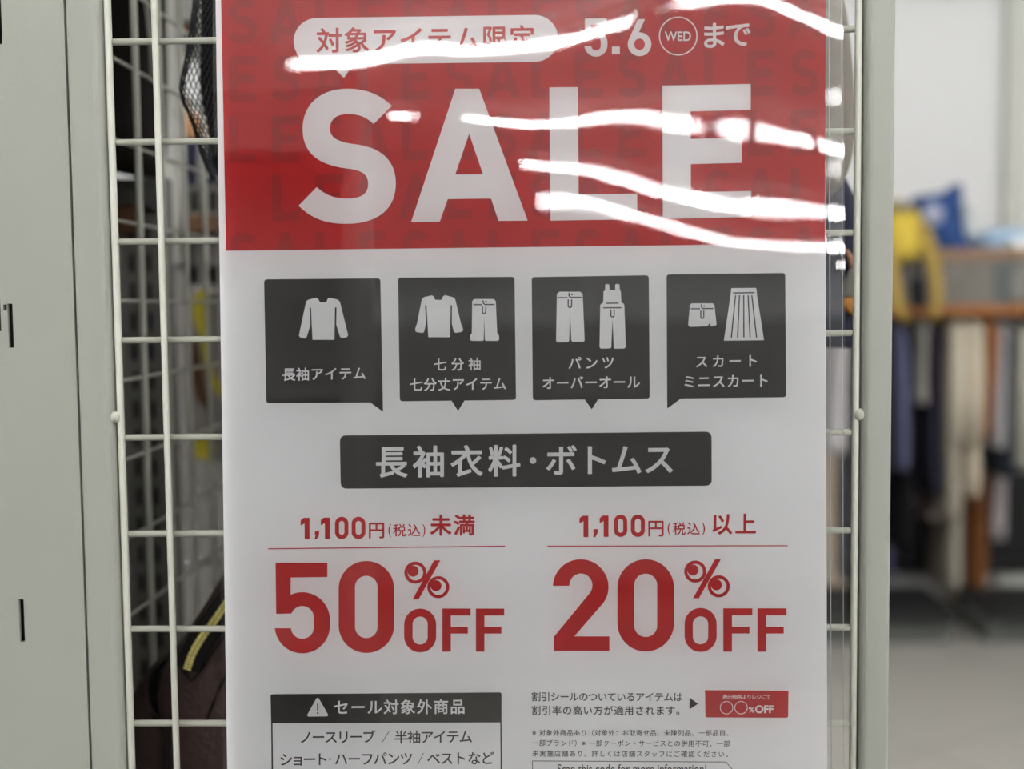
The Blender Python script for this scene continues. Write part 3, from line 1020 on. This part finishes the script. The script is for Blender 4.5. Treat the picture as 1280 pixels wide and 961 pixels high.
# back board with square openings
bx0, bx1 = at(160, 400, 0.60).x, 0.36
bz1 = at(240, 232, 0.60).z
ops = []
for row in range(2):
    for k in range(2):
        c0 = at(242 + 24 * k, 344 - 93 * row, 0.60)
        ops.append((c0.x, c0.z, 0.0115, 0.019 + 0.003 * row))
bb = empty('back_board', (0.1, 0.6, 0), 'dark grey board with square openings deep behind the left mesh', 'board')
slotted_plate(bx0, bx1, 0.05, bz1, 0.60, 0.603, ops).build('board_face', M['column_coat'], bb)
MB().box(bx0, bx1, 0.63, 0.633, 0.05, bz1).build('hollow_shade', M['slot_shade'], bb)  # dark sheet in place of shade behind the openings
MB().box(bx0, bx1, 0.59, 0.64, 0.0, 0.05).build('foot_rail', M['grey_metal'], bb)

# unseen upper board added to shade the display inside, and a foot board
def display_shelf_board(name, z, label):
    tag(MB().box(-0.16, 0.372, 0.03, 0.70, z - 0.022, z).build(name, M['white_metal'], bevel=0.002), label, 'shelf board')
display_shelf_board('top_board', 1.86, 'cream board added unseen above the poster to shade the display inside')
display_shelf_board('bottom_board', 0.10, 'cream board at the foot of the display')

tag(MB().box(-0.165, -0.160, 0.03, 0.44, 0.02, 1.86).build('shade_sheet', M['grey_metal']), 'grey sheet added unseen at the left to shade the display inside', 'side sheet')  # added sheet, keeps side light off the interior
# unseen coats added behind the poster to keep light out of the left interior
for k in range(2):
    cx_ = 0.185 + 0.07 * k
    dc = empty('shade_coat', (cx_, 0.29, 0.5), 'dark coat added unseen behind the sale poster to block light', 'coat', 'light-blocking coats added behind the poster')
    MB().loft([(0.45, cx_, 0.030, 0.29, 0.21), (0.9, cx_, 0.029, 0.29, 0.20), (1.3, cx_, 0.028, 0.29, 0.19), (1.5, cx_, 0.027, 0.29, 0.17), (1.56, cx_, 0.014, 0.29, 0.06)], n=36, p=2.8, wob=0.05, seed=k * 2.0).build('shade_coat_body', M['brown_black'], dc, smooth=True)
    MB().tube([(cx_, 0.29, 1.555), (cx_, 0.29, 1.838)], 0.002, 8).build('hanger', M['chrome'], dc, smooth=True)
# --------------------------------------------------------- goods hanging inside the display
def outline_loft(mb, secs, Y, dy, Yback=None, n=30, p=2.2, wob=0.0, seed=0.0):
    """secs: (py, px_left, px_right) rows of an outline; a rounded body of real depth dy around the plane y = Y"""
    out = []
    for (py, xl, xr) in secs:
        a, b_ = at(xl, py, Y), at(xr, py, Y)
        out.append((a.z, (a.x + b_.x) / 2, max(0.0005, (b_.x - a.x) / 2), Y, dy * (0.55 + 0.45 * min(1, (xr - xl) / 60.0))))
    return mb.loft(out, n=n, p=p, wob=wob, seed=seed)

# black bag with a net side
nb = empty('net_bag', at(262, 120, 0.10), 'black bag with an open net side pocket, hanging left of the poster', 'bag')
body = [(-60, 256, 330), (-20, 255, 335), (20, 254, 340), (60, 253, 345), (100, 252, 345), (130, 255, 345), (155, 261, 340), (180, 266, 335), (205, 270, 325), (222, 276, 310)]
outline_loft(MB(), body, 0.125, 0.020, wob=0.02, seed=2.0).build('bag_body', M['black_fabric'], nb, smooth=True)
neti = [(py_, xl_ + 4, xr_ + 6) for py_, xl_, xr_ in [(-40, 245, 262), (0, 244.5, 262), (35, 240, 262), (55, 236, 262), (70, 233.5, 262), (90, 229, 262), (105, 225.5, 262), (115, 224, 262), (128, 227, 264), (142, 233, 266), (158, 240, 268), (175, 246, 270), (195, 252, 274), (212, 258, 278), (226, 266, 284)]]
# refine rows so that the net cells stay small
rows_ = []
for i in range(len(neti) - 1):
    a, b_ = neti[i], neti[i + 1]
    n_ = max(1, int((b_[0] - a[0]) / 5.2))
    for k in range(n_):
        t = k / n_
        rows_.append(tuple(a[q] + (b_[q] - a[q]) * t for q in range(3)))
rows_.append(neti[-1])
nm = MB()
NN = 22
rings = []
for ri, (py, xl, xr) in enumerate(rows_):
    rg = []
    a, b_ = at(xl, py, 0.105), at(xr, py, 0.105)
    for k in range(NN):
        ang = 2 * math.pi * (k + 0.5 * (ri % 2)) / NN
        jx = 0.0004 * noise.noise(Vector((ri * 0.9, k * 1.3, 0)))
        rg.append(Vector(((a.x + b_.x) / 2 + (b_.x - a.x) / 2 * math.cos(ang) + jx, 0.105 + 0.020 * math.sin(ang), a.z + jx)))
    rings.append(rg)
for ri in range(len(rings) - 1):
    for k in range(NN):
        k2 = (k + (1 if ri % 2 else -1)) % NN
        for (p, q) in ((rings[ri][k], rings[ri + 1][k]), (rings[ri][k], rings[ri + 1][k2])):
            if p.x < nb.location.x + 0.004 and p.y < 0.1075:
                nm.tube([p, q], 0.00034, 5, cap=False)
nm.build('net_pocket', M['black_net'], nb, smooth=True)
MB().tube([at(xl, py, 0.105) for py, xl, xr in rows_[::2]], 0.0006, 8).build('net_binding', M['black_net'], nb, smooth=True)

# brown leather bag with a gold zip
lb = empty('leather_bag', at(250, 880, 0.11), 'dark brown leather shoulder bag with a gold zip, low behind the left mesh', 'bag')
front = [(690, 296, 400), (715, 282, 400), (742, 266, 400), (768, 249, 400), (795, 231, 400), (815, 216, 400), (835, 206, 400), (860, 202, 400), (885, 205, 398), (905, 211, 396), (935, 214, 394), (965, 212, 392), (1010, 206, 390)]
outline_loft(MB(), front, 0.115, 0.035, p=2.6, n=40).build('bag_body', M['brown_leather'], lb, smooth=True)
rear = [(820, 208, 225), (832, 192, 232), (845, 180, 240), (860, 171, 246), (880, 164, 250), (900, 160, 252), (930, 157, 254), (965, 156, 256), (1010, 158, 258)]
outline_loft(MB(), rear, 0.150, 0.028, p=2.3, n=40).build('side_gusset', M['brown_leather'], lb, smooth=True)
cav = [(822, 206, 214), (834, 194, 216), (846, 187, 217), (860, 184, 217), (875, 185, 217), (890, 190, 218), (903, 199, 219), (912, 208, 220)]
outline_loft(MB(), cav, 0.128, 0.012, p=2.0).build('opening_shade', M['leather_dark'], lb, smooth=True)  # dark body painted in for the shade of the bag's opening
def bagpath(pts, Y):
    return [at(px, py, Y) for px, py in pts]
MB().tube(bagpath([(214, 815), (200, 824), (190, 835), (184.5, 848), (182.5, 862), (184.5, 877), (190, 889), (199, 898), (210, 906), (219, 911)], 0.117), 0.0009, 8).build('edge_piping', M['brown_leather'], lb, smooth=True)
zp = [(299, 736), (288, 747), (276, 764), (265, 780), (254, 794), (245, 808), (239, 820), (233.5, 837)]
mb = MB()
zpts = bagpath(zp, 0.0755)
for i in range(len(zpts) - 1):
    a, b_ = zpts[i], zpts[i + 1]
    d = (b_ - a).normalized()
    u = d.cross(Vector((0, 1, 0))).normalized()
    for k, s in ((0, -1), (1, 1)):
        pass
    vs = []
    for p in (a, b_):
        for s, yy in ((-0.0075, 0.001), (0.0075, 0.001), (0.0075, 0.006), (-0.0075, 0.006)):
            vs.append(p + u * s + Vector((0, yy, 0)))
    mb.add(vs, [(0, 1, 5, 4), (1, 2, 6, 5), (2, 3, 7, 6), (3, 0, 4, 7), (0, 3, 2, 1), (4, 5, 6, 7)])
mb.build('zip_tape', M['leather_dark'], lb)
tot = sum((zpts[i + 1] - zpts[i]).length for i in range(len(zpts) - 1))
mb = MB()
acc, step = 0.0, 0.0015
for i in range(len(zpts) - 1):
    a, b_ = zpts[i], zpts[i + 1]
    L_ = (b_ - a).length
    d = (b_ - a).normalized()
    u = d.cross(Vector((0, 1, 0))).normalized()
    n_ = int(L_ / step)
    for k in range(n_):
        c0 = a + d * (k + 0.5) * L_ / n_
        for s in (-1, 1):
            e0, e1 = c0 + u * s * 0.0002, c0 + u * s * 0.0021 + d * 0.0003
            mb.tube([e0, e1], 0.00052, 6)
tag(mb.build('zip_teeth', M['gold'], lb), 'gold zip teeth', kind='stuff')
MB().tube(bagpath([(222, 826), (228, 838), (240, 851), (252, 836), (268, 812), (290, 782)], 0.0785), 0.0006, 8).build('stitch_line', M['leather_dark'], lb, smooth=True)
MB().tube(bagpath([(284, 842), (275, 858), (266, 880), (258, 902)], 0.0785), 0.0007, 8).build('stitch_line', M['leather_dark'], lb, smooth=True)

# dark things hanging at the far left
hb = empty('hanging_bag', at(168, 100, 0.30), 'brown-black cloth bag hanging high behind the left mesh', 'bag')
outline_loft(MB(), [(-70, 140, 196), (-30, 132, 199), (20, 126, 201), (70, 124, 202), (120, 126, 202), (165, 130, 201), (195, 136, 198), (216, 146, 192)], 0.36, 0.04, p=3.0, wob=0.04, seed=5).build('bag_body', M['brown_black'], hb, smooth=True)
MB().tube([at(180, -60, 0.33), at(184, 8, 0.318), at(188.5, 50, 0.3155), at(190, 95, 0.318)], 0.0014, 10).build('strap', M['wire'], hb, smooth=True)
M['tag_white'] = plain('dull_white_card', 0.13, 0.13, 0.12)
pts = [at(140, 221, 0.41), at(176, 226, 0.41), at(200, 208, 0.41), at(206, 240, 0.41), at(200, 262, 0.41), at(140, 250, 0.41)]
vs = pts + [p + Vector((0, 0.004, 0)) for p in pts]
tag(MB().add(vs, [tuple(range(6)), tuple(reversed(range(6, 12)))] + [(i, (i + 1) % 6, 6 + (i + 1) % 6, 6 + i) for i in range(6)]).build('paper_bag', M['tag_white'], bevel=0.0008), 'folded dull white paper bag below the brown-black cloth bag', 'paper bag')
def carton(name, xl, xr, ya, yb, Y, depth, m, label, cat):
    a, b_ = at(xl, yb, Y), at(xr, ya, Y)
    return tag(MB().box(a.x, b_.x, Y, Y + depth, a.z, b_.z).build(name, m, bevel=0.002), label, cat)
M['carton'] = plain('brown_cardboard', 0.115, 0.062, 0.035)
M['tan'] = plain('tan_leather', 0.42, 0.22, 0.115)
M['rust'] = plain('rust_brown_cloth', 0.085, 0.045, 0.028)
M['denim'] = plain('dark_denim', 0.016, 0.018, 0.033)
carton('cardboard_box', 143, 170, 255, 292, 0.405, 0.012, M['carton'], 'small brown cardboard box beside the slotted column', 'box')
carton('shoe_box', 221, 262, 27, 46, 0.86, 0.2, M['carton'], 'brown box on high, between the pale post and the net bag', 'box')
carton('storage_box', 222, 262, -25, 27, 0.85, 0.2, M['grey_metal'], 'dark grey box on high, above the brown box', 'box')
carton('flat_carton', 228, 284, 268, 290, 0.55, 0.04, M['carton'], 'flat brown carton under the upper square openings', 'box')
carton('high_shelf', 200, 330, 44, 49, 0.84, 0.24, M['grey_metal'], 'narrow shelf under the high brown box', 'shelf board')
hat = empty('leather_pouch', at(240, 160, 0.75), 'tan leather pouch beside the lower tip of the net bag', 'pouch')
outline_loft(MB(), [(143, 228, 246), (150, 222, 254), (160, 220, 258), (170, 222, 258), (180, 226, 256)], 0.75, 0.03).build('pouch_body', M['tan'], hat, smooth=True)
outline_loft(MB(), [(120, 234, 236), (143, 232, 240)], 0.75, 0.004).build('pouch_strap', M['tan'], hat, smooth=True)
jn = empty('hanging_jeans', at(250, 230, 0.66), 'dark navy jeans hanging below the net bag', 'jeans')
outline_loft(MB(), [(178, 230, 280), (190, 226, 284), (220, 224, 284), (250, 223, 284), (300, 222, 283)], 0.68, 0.03, p=3.0, wob=0.05).build('jeans_leg', M['denim'], jn, smooth=True)
MB().tube([at(251, 178, 0.642), at(251, 300, 0.642)], 0.003, 8).build('side_seam', M['grey_metal'], jn, smooth=True)

# printed package with a yellow band
M['pk_white'] = plain('dull_white_wrap', 0.17, 0.155, 0.145)
M['pk_yellow'] = plain('yellow_print', 0.36, 0.30, 0.025)
M['pk_brown'] = plain('brown_print', 0.06, 0.028, 0.012)
pk = empty('wrapped_package', at(254, 440, 0.5), 'white and yellow wrapped package behind the mesh, left of the poster', 'package')
a, b_ = at(233, 575, 0.5), at(300, 360, 0.5)
MB().box(a.x, b_.x, 0.50, 0.5995, a.z, b_.z).build('wrapper', M['pk_white'], pk, bevel=0.004)
def patch(px, Y, name, m, parent, th=0.0012):
    pts = [at(x, y, Y) for x, y in px]
    n = len(pts)
    vs = pts + [p + Vector((0, th, 0)) for p in pts]
    return MB().add(vs, [tuple(range(n)), tuple(reversed(range(n, 2 * n)))] + [(i, (i + 1) % n, n + (i + 1) % n, n + i) for i in range(n)]).build(name, m, parent)
patch([(240, 375), (250, 362), (262, 360), (262, 430), (268, 470), (276, 480), (276, 500), (258, 470), (250, 420), (242, 400)], 0.4988, 'yellow_print', M['pk_yellow'], pk)
patch([(234, 425), (246, 428), (252, 460), (256, 490), (262, 515), (246, 500), (238, 470)], 0.4988, 'brown_print', M['pk_brown'], pk)
patch([(240, 552), (262, 545), (270, 560), (262, 575), (242, 572)], 0.4988, 'yellow_print', M['pk_yellow'], pk)
# three hook ends
hk = empty('peg_hook_row', at(250, 702, 0.45), 'row of three bright chrome hook ends above the leather bag', 'hooks')
MB().tube([at(228, 703, 0.462), at(286, 703, 0.462)], 0.0016, 8).build('hook_rail', M['grey_metal'], hk, smooth=True)
for px in (236.5, 247, 261):
    p = at(px, 702, 0.45)
    MB().ball(p, 0.0028, 0.0028, 0.0028).build('hook_end', M['chrome'], hk, smooth=True)
    MB().tube([p, (p.x, 0.462, p.z)], 0.0012, 8).build('hook_stem', M['chrome'], hk, smooth=True)

# things at the right edge of the display, behind the sleeve
tb = empty('taupe_bag', at(1040, 120, 0.12), 'grey-brown rounded bag hanging behind the right side of the poster', 'bag')
outline_loft(MB(), [(-90, 905, 1026.0), (-40, 895, 1040.0), (0, 890, 1049.0), (30, 889, 1055.5), (60, 888, 1059.5), (100, 888, 1063.0), (140, 888, 1065.0), (175, 889, 1065.0), (200, 892, 1062.0), (220, 898, 1056.0), (237, 908, 1048.0), (247, 930, 1036.0)], 0.14, 0.04, p=2.3, n=44).build('bag_body', M['taupe'], tb, smooth=True)
kb = empty('navy_bag', at(1045, 330, 0.16), 'black-navy bag below the grey-brown one, right of the poster', 'bag')
outline_loft(MB(), [(226, 1000, 1046), (240, 985, 1053), (252, 975, 1060), (268, 965, 1067), (290, 960, 1074), (330, 958, 1074), (370, 958, 1068), (400, 960, 1074), (424, 968, 1078), (432, 990, 1070)], 0.20, 0.05, p=2.4, n=40).build('bag_body', M['navy'], kb, smooth=True)
M['dull_pink'] = plain('dull_tan_cloth', 0.30, 0.17, 0.105)
M['dull_orange'] = plain('dull_orange_cloth', 0.30, 0.13, 0.03)
M['dull_grey'] = plain('dull_grey_cloth', 0.15, 0.145, 0.13)
outline_loft(MB(), [(312, 1056, 1060), (322, 1058, 1068), (334, 1062, 1076), (344, 1068, 1078)], 0.148, 0.004).build('tan_trim', M['dull_pink'], kb, smooth=True)
outline_loft(MB(), [(336, 1062, 1078), (350, 1056, 1080), (368, 1054, 1080), (374, 1056, 1078)], 0.147, 0.004).build('grey_pocket', M['dull_grey'], kb, smooth=True)
outline_loft(MB(), [(372, 1054, 1078), (382, 1053, 1078), (390, 1058, 1078), (396, 1066, 1078)], 0.147, 0.0045).build('orange_trim', M['dull_orange'], kb, smooth=True)

# ------------------------------------------------------------------ clothes rack in the background
YR = 4.25
rack = empty('clothes_rack', at(1180, 770, YR), 'long clothes rack with a board on top across the far aisle', 'clothes rack')
M['rack_metal'] = plain('grey_blue_rack_metal', 0.085, 0.105, 0.11, 0.5)
M['rack_board'] = plain('brown_rack_board', 0.22, 0.135, 0.085, 0.6)
M['rack_panel'] = plain('grey_rack_panel', 0.14, 0.13, 0.115)
M['rack_rail'] = plain('orange_brown_rail', 0.24, 0.095, 0.03, 0.5)
M['rack_base'] = plain('black_rack_base', 0.015, 0.015, 0.015, 0.6)
M['rack_plinth'] = plain('dark_green_grey_plinth', 0.085, 0.09, 0.08, 0.6)
rx0, rx1 = at(960, 400, YR).x, at(1420, 400, YR).x
zt0, zt1 = at(1200, 327, YR).z, at(1200, 314, YR).z
MB().box(rx0, rx1, YR - 0.25, YR + 0.70, zt0, zt1).build('top_board', M['rack_board'], rack, bevel=0.004)
MB().box(rx0, rx1, YR - 0.235, YR - 0.215, at(1200, 380, YR).z, zt0).build('fascia_panel', M['rack_panel'], rack)
zr = at(1200, 387, YR).z
MB().tube([(rx0, YR, zr), (rx1, YR, zr)], 0.016, 12).build('hanging_rail', M['rack_rail'], rack, smooth=True)
MB().box(rx0, rx1, YR - 0.245, YR - 0.215, at(1200, 393, YR).z, at(1200, 381, YR).z).build('front_rail', M['rack_rail'], rack, bevel=0.003)
for xp in (rx0, rx1 - 0.05):
    MB().box(xp, xp + 0.05, YR - 0.285, YR - 0.25, 0.0, zt1 + 0.01).build('upright', M['rack_metal'], rack, bevel=0.004)
    MB().box(xp, xp + 0.05, YR + 0.66, YR + 0.70, 0.0, zt1 + 0.01).build('upright', M['rack_metal'], rack, bevel=0.004)
for xa_, xb_ in ((rx0, at(1199, 750, YR - 0.24).x), (at(1247, 750, YR - 0.24).x, rx1)):
    MB().box(xa_, xb_, YR - 0.24, YR + 0.20, at(1150, 757, YR).z, at(1150, 747, YR).z).build('lower_board', M['rack_base'], rack)
    MB().box(xa_, xb_, YR - 0.15, YR + 0.18, 0.0, at(1150, 757, YR).z).build('plinth', M['rack_plinth'], rack)
MB().box(rx0, rx1, YR + 0.645, YR + 0.66, 0.1, zt0).build('back_panel', M['rack_base'], rack)
MB().tube([(rx0, YR + 0.42, zr), (rx1, YR + 0.42, zr)], 0.016, 12).build('hanging_rail', M['rack_rail'], rack, smooth=True)
a, b_ = at(1247, 381, YR - 0.24), at(1259, 327, YR - 0.24)
MB().box(a.x, b_.x, YR - 0.25, YR - 0.236, a.z, zt0).build('bracket', M['rack_metal'], rack, bevel=0.003)

def garment(name, px0, px1, py0, py1, col, label, cat, Y=YR, depth=0.2, flare=1.0, seed=0.0, hang=True, sleeve=None):
    """a garment on its hanger, seen along its narrow side"""
    a, b_ = at(px0, py1, Y - depth), at(px1, py0, Y - depth)
    xc, hx = (a.x + b_.x) / 2, (b_.x - a.x) / 2
    z0, z1 = a.z, b_.z
    r = empty(name, (xc, Y, z0), label, cat, 'garments on the far clothes rack')
    mt = plain('cloth_' + name + str(int(seed * 10)), *col)
    n = 9
    secs = []
    for k in range(n + 1):
        t = k / n
        wdt = hx * (0.55 + 0.45 * min(1, t / 0.10)) * (1 + (flare - 1) * t) * (0.93 + 0.07 * math.sin(t * 7 + seed))
        dp = depth * (0.35 + 0.65 * min(1, t / 0.09)) * (1 + 0.08 * t)
        secs.append((z1 - (z1 - z0) * t, xc + 0.008 * math.sin(t * 3 + seed), wdt, Y, dp))
    MB().loft(secs, n=40, p=2.8, wob=0.10, seed=seed).build('garment_body', mt, r, smooth=True)
    if sleeve:
        sx, s0, s1, sw = sleeve
        pts = [at(sx, s0, Y - depth - 0.02), at(sx + 2, (s0 + s1) / 2, Y - depth - 0.04), at(sx + 1, s1, Y - depth - 0.03)]
        MB().tube([pts[0] + Vector((0, 0.03, 0.03))] + pts, [sw * 0.6, sw, sw * 0.9, sw * 0.75], 14).build('sleeve', mt, r, smooth=True)
    if hang:
        mb = MB()
        hp = [(xc, Y, z1 - 0.01), (xc, Y, zr + 0.012)]
        if zr - z1 > -0.02:
            hp = [(xc, Y, z1 - 0.03), (xc, Y, zr + 0.012), (xc, Y + 0.012, zr + 0.022), (xc, Y + 0.022, zr + 0.01)]
        mb.tube(hp, 0.0025, 6)
        mb.build('hanger', M['chrome'], r, smooth=True)
    return r
G = [
    ('hanging_shirt', 1010, 1042, 400, 540, (0.30, 0.28, 0.28), 'pale greyish shirt just behind the right edge of the poster', 'shirt'),
    ('hanging_shirt', 1036, 1067, 398, 566, (0.40, 0.38, 0.385), 'off-white shirt hanging behind the sleeve margin, right of the poster', 'shirt'),
    ('hanging_trousers', 1070, 1096, 396, 740, (0.05, 0.05, 0.06), 'dark trousers hidden by the right post of the display', 'trousers'),
    ('hanging_jacket', 1092, 1121, 392, 590, (0.022, 0.021, 0.028), 'black jacket at the left end of the far rack, beside the post', 'jacket'),
    ('hanging_jeans', 1120, 1146, 394, 588, (0.075, 0.080, 0.135), 'blue jeans on the far rack below the yellow jacket', 'jeans'),
    ('hanging_trousers', 1138, 1152, 392, 700, (0.012, 0.012, 0.014), 'narrow black trousers next to the blue jeans', 'trousers'),
    ('hanging_shirt', 1145, 1172, 392, 505, (0.235, 0.225, 0.20), 'grey-beige shirt on the far rack below the black handbag', 'shirt'),
    ('hanging_coat', 1164, 1192, 398, 620, (0.012, 0.012, 0.022), 'dark navy coat between the grey-beige shirt and the cream coat', 'coat'),
    ('hanging_coat', 1185, 1216, 390, 650, (0.38, 0.34, 0.27), 'long cream coat on the far rack, wider of the two', 'coat'),
    ('hanging_coat', 1206, 1231, 392, 620, (0.40, 0.345, 0.265), 'cream coat hanging against the brown dress', 'coat'),
    ('hanging_dress', 1230, 1252, 388, 545, (0.26, 0.10, 0.033), 'rust brown blouse on the far rack, short, beside the cream coat', 'blouse'),
    ('hanging_shirt', 1245, 1268, 386, 560, (0.36, 0.355, 0.37), 'pale lilac-grey shirt to the right of the rust brown blouse', 'shirt'),
    ('hanging_trousers', 1262, 1274, 400, 600, (0.035, 0.045, 0.060), 'slim dark teal trousers right of the lilac-grey shirt', 'trousers'),
    ('hanging_coat', 1271, 1305, 398, 590, (0.36, 0.34, 0.29), 'cream coat cut off by the right edge of the picture', 'coat'),
]
for i in range(len(G) - 1):
    if G[i][2] > G[i + 1][1] + 1:
        G[i] = G[i][:2] + (G[i + 1][1] + 1,) + G[i][3:]
for i, g in enumerate(G):
    nm_, x0, x1, y0, y1, colr, lab, cat = g
    kw = {}
    if i in (8, 9):
        kw['sleeve'] = (x0 + 12, 410, 555, 0.035)
    garment(nm_, x0, x1, y0, y1, colr, lab, cat, seed=i * 1.3 + 0.4, flare=1.05, Y=YR, depth=0.18, **kw)
# the lower, longer pieces behind
G2 = [
    ('hanging_trousers', 1030, 1066, 400, 772, (0.576, 0.456, 0.344), 'beige trousers seen between the poster and the right post', 'trousers'),
    ('hanging_skirt', 1098, 1145, 470, 645, (0.416, 0.392, 0.376), 'pale grey skirt hem showing under the black jacket', 'skirt'),
    ('hanging_jeans', 1098, 1122, 480, 725, (0.072, 0.072, 0.136), 'dark blue jeans leg low at the left end of the far rack', 'jeans'),
    ('hanging_shirt', 1157, 1182, 470, 648, (0.384, 0.304, 0.280), 'dull pink shirt hem under the dark navy coat', 'shirt'),
    ('hanging_trousers', 1184, 1212, 460, 742, (0.416, 0.376, 0.304), 'long beige trousers under the wide cream coat', 'trousers'),
    ('hanging_dress', 1214, 1240, 440, 772, (0.20, 0.08, 0.026), 'long rust brown dress reaching almost to the floor', 'dress'),
    ('hanging_shirt', 1240, 1263, 470, 675, (0.416, 0.384, 0.400), 'long lilac-grey shirt beside the long rust brown dress', 'shirt'),
]
for i, g in enumerate(G2):
    nm_, x0, x1, y0, y1, colr, lab, cat = g
    garment(nm_, x0, x1, y0, y1, colr, lab, cat, seed=i * 1.7 + 9, Y=YR + 0.42, depth=0.17, flare=1.0)

# things on top of the rack
M['yellow'] = plain('yellow_cloth', 0.46, 0.34, 0.05)
M['mustard'] = plain('mustard_cloth', 0.29, 0.20, 0.05)
M['bag_blue'] = plain('deep_blue_cloth', 0.022, 0.055, 0.16)
M['lilac'] = plain('pale_lilac_print', 0.30, 0.32, 0.42)
M['sky'] = plain('light_blue_cloth', 0.30, 0.42, 0.56)
M['wash'] = plain('whitish_cloth', 0.62, 0.64, 0.62)
yj = empty('yellow_jacket', at(1130, 300, YR - 0.2), 'bright yellow jacket draped over the top of the far rack', 'jacket')
YJ = YR - 0.30
outline_loft(MB(), [(252, 1105, 1126), (262, 1098, 1140), (275, 1095, 1149), (290, 1096, 1154), (305, 1096, 1154), (318, 1098, 1150), (326, 1104, 1142)], YJ, 0.12, p=2.3, wob=0.05, seed=3).build('jacket_body', M['yellow'], yj, smooth=True)
def arm(pts, rs, name, m, par, Y):
    MB().tube([at(x, y, Y) for x, y in pts], rs, 16).build(name, m, par, smooth=True)
arm([(1147, 280), (1158, 298), (1166, 325), (1170, 352), (1171, 378), (1167, 400)], [0.024, 0.027, 0.025, 0.022, 0.022, 0.015], 'sleeve', M['mustard'], yj, YJ - 0.10)
arm([(1110, 300), (1113, 325), (1116, 350), (1122, 378), (1132, 402)], [0.024, 0.026, 0.024, 0.024, 0.016], 'sleeve', M['mustard'], yj, YJ - 0.10)
arm([(1112, 261), (1128, 256), (1138, 262)], [0.014, 0.017, 0.012], 'collar', M['dull_grey'], yj, YJ - 0.12)
hbk = empty('black_handbag', at(1147, 365, YJ), 'small black handbag between the sleeves of the yellow jacket', 'handbag')
outline_loft(MB(), [(346, 1140, 1152), (352, 1137, 1156), (365, 1136, 1158), (376, 1137, 1158), (386, 1141, 1154)], YJ - 0.13, 0.04, p=2.6).build('bag_body', M['black_fabric'], hbk, smooth=True)
MB().tube([at(1140, 350, YJ - 0.13), at(1141, 330, YJ - 0.13), at(1147, 322, YJ - 0.13), at(1153, 330, YJ - 0.13), at(1154, 350, YJ - 0.13)], 0.007, 8).build('handle', M['black_fabric'], hbk, smooth=True)
bbg = empty('blue_bag', at(1170, 311, YR), 'deep blue cloth bag with a pale round print, on top of the far rack', 'bag')
outline_loft(MB(), [(232, 1189, 1198), (240, 1184, 1199), (246, 1142, 1199), (255, 1140, 1199), (272, 1142, 1199), (290, 1146, 1201), (304, 1150, 1208), (315.5, 1150, 1215)], YR - 0.05, 0.10, p=3.2, wob=0.03, seed=8).build('bag_body', M['bag_blue'], bbg, smooth=True)
pz = at(1166, 268, YR - 0.16)
MB().ball(pz, 0.042, 0.02, 0.045).build('round_print', M['lilac'], bbg, smooth=True)
wc = empty('white_cap', at(1213, 300, YR), 'whitish cap standing beside the deep blue bag', 'cap')
outline_loft(MB(), [(256, 1208, 1216), (264, 1202, 1222), (280, 1200, 1227), (300, 1199, 1229), (314.5, 1199, 1230)], YR + 0.12, 0.07).build('crown', M['wash'], wc, smooth=True)
MB().ball(at(1214, 310, YR + 0.02), 0.05, 0.06, 0.012).build('brim', M['wash'], wc, smooth=True)
fs_ = empty('folded_shirt', at(1250, 313, YR), 'light blue folded shirt on the right of the rack top', 'folded shirt')
outline_loft(MB(), [(292, 1225, 1285), (296, 1218, 1296), (304, 1216, 1298), (314, 1216, 1298)], YR - 0.02, 0.15, p=4).build('folded_body', M['sky'], fs_, smooth=True)
MB().tube([at(1232, 292, YR - 0.1), at(1255, 289, YR - 0.1), at(1278, 292, YR - 0.1)], 0.014, 10).build('collar', M['sky'], fs_, smooth=True)
pbx = at(1274, 319, YR - 0.27)
tag(MB().box(pbx.x - 0.02, pbx.x + 0.14, YR - 0.26, YR - 0.18, zt1 - 0.0, zt1 + 0.035).build('paper_packet', M['wash'], bevel=0.006), 'whitish packet on the rack edge in front of the folded shirt', 'packet')
sw = empty('price_sign', at(1272, 360, YR - 0.26), 'pale grey sign plate hanging under the rack board at the right', 'sign')
a, b_ = at(1262, 376, YR - 0.26), at(1292, 332, YR - 0.26)
MB().box(a.x, b_.x, YR - 0.262, YR - 0.256, a.z, b_.z).build('sign_plate', M['dull_grey'], sw)
MB().box(a.x, b_.x, YR - 0.264, YR - 0.252, b_.z, b_.z + 0.012).build('sign_holder', M['rack_metal'], sw)
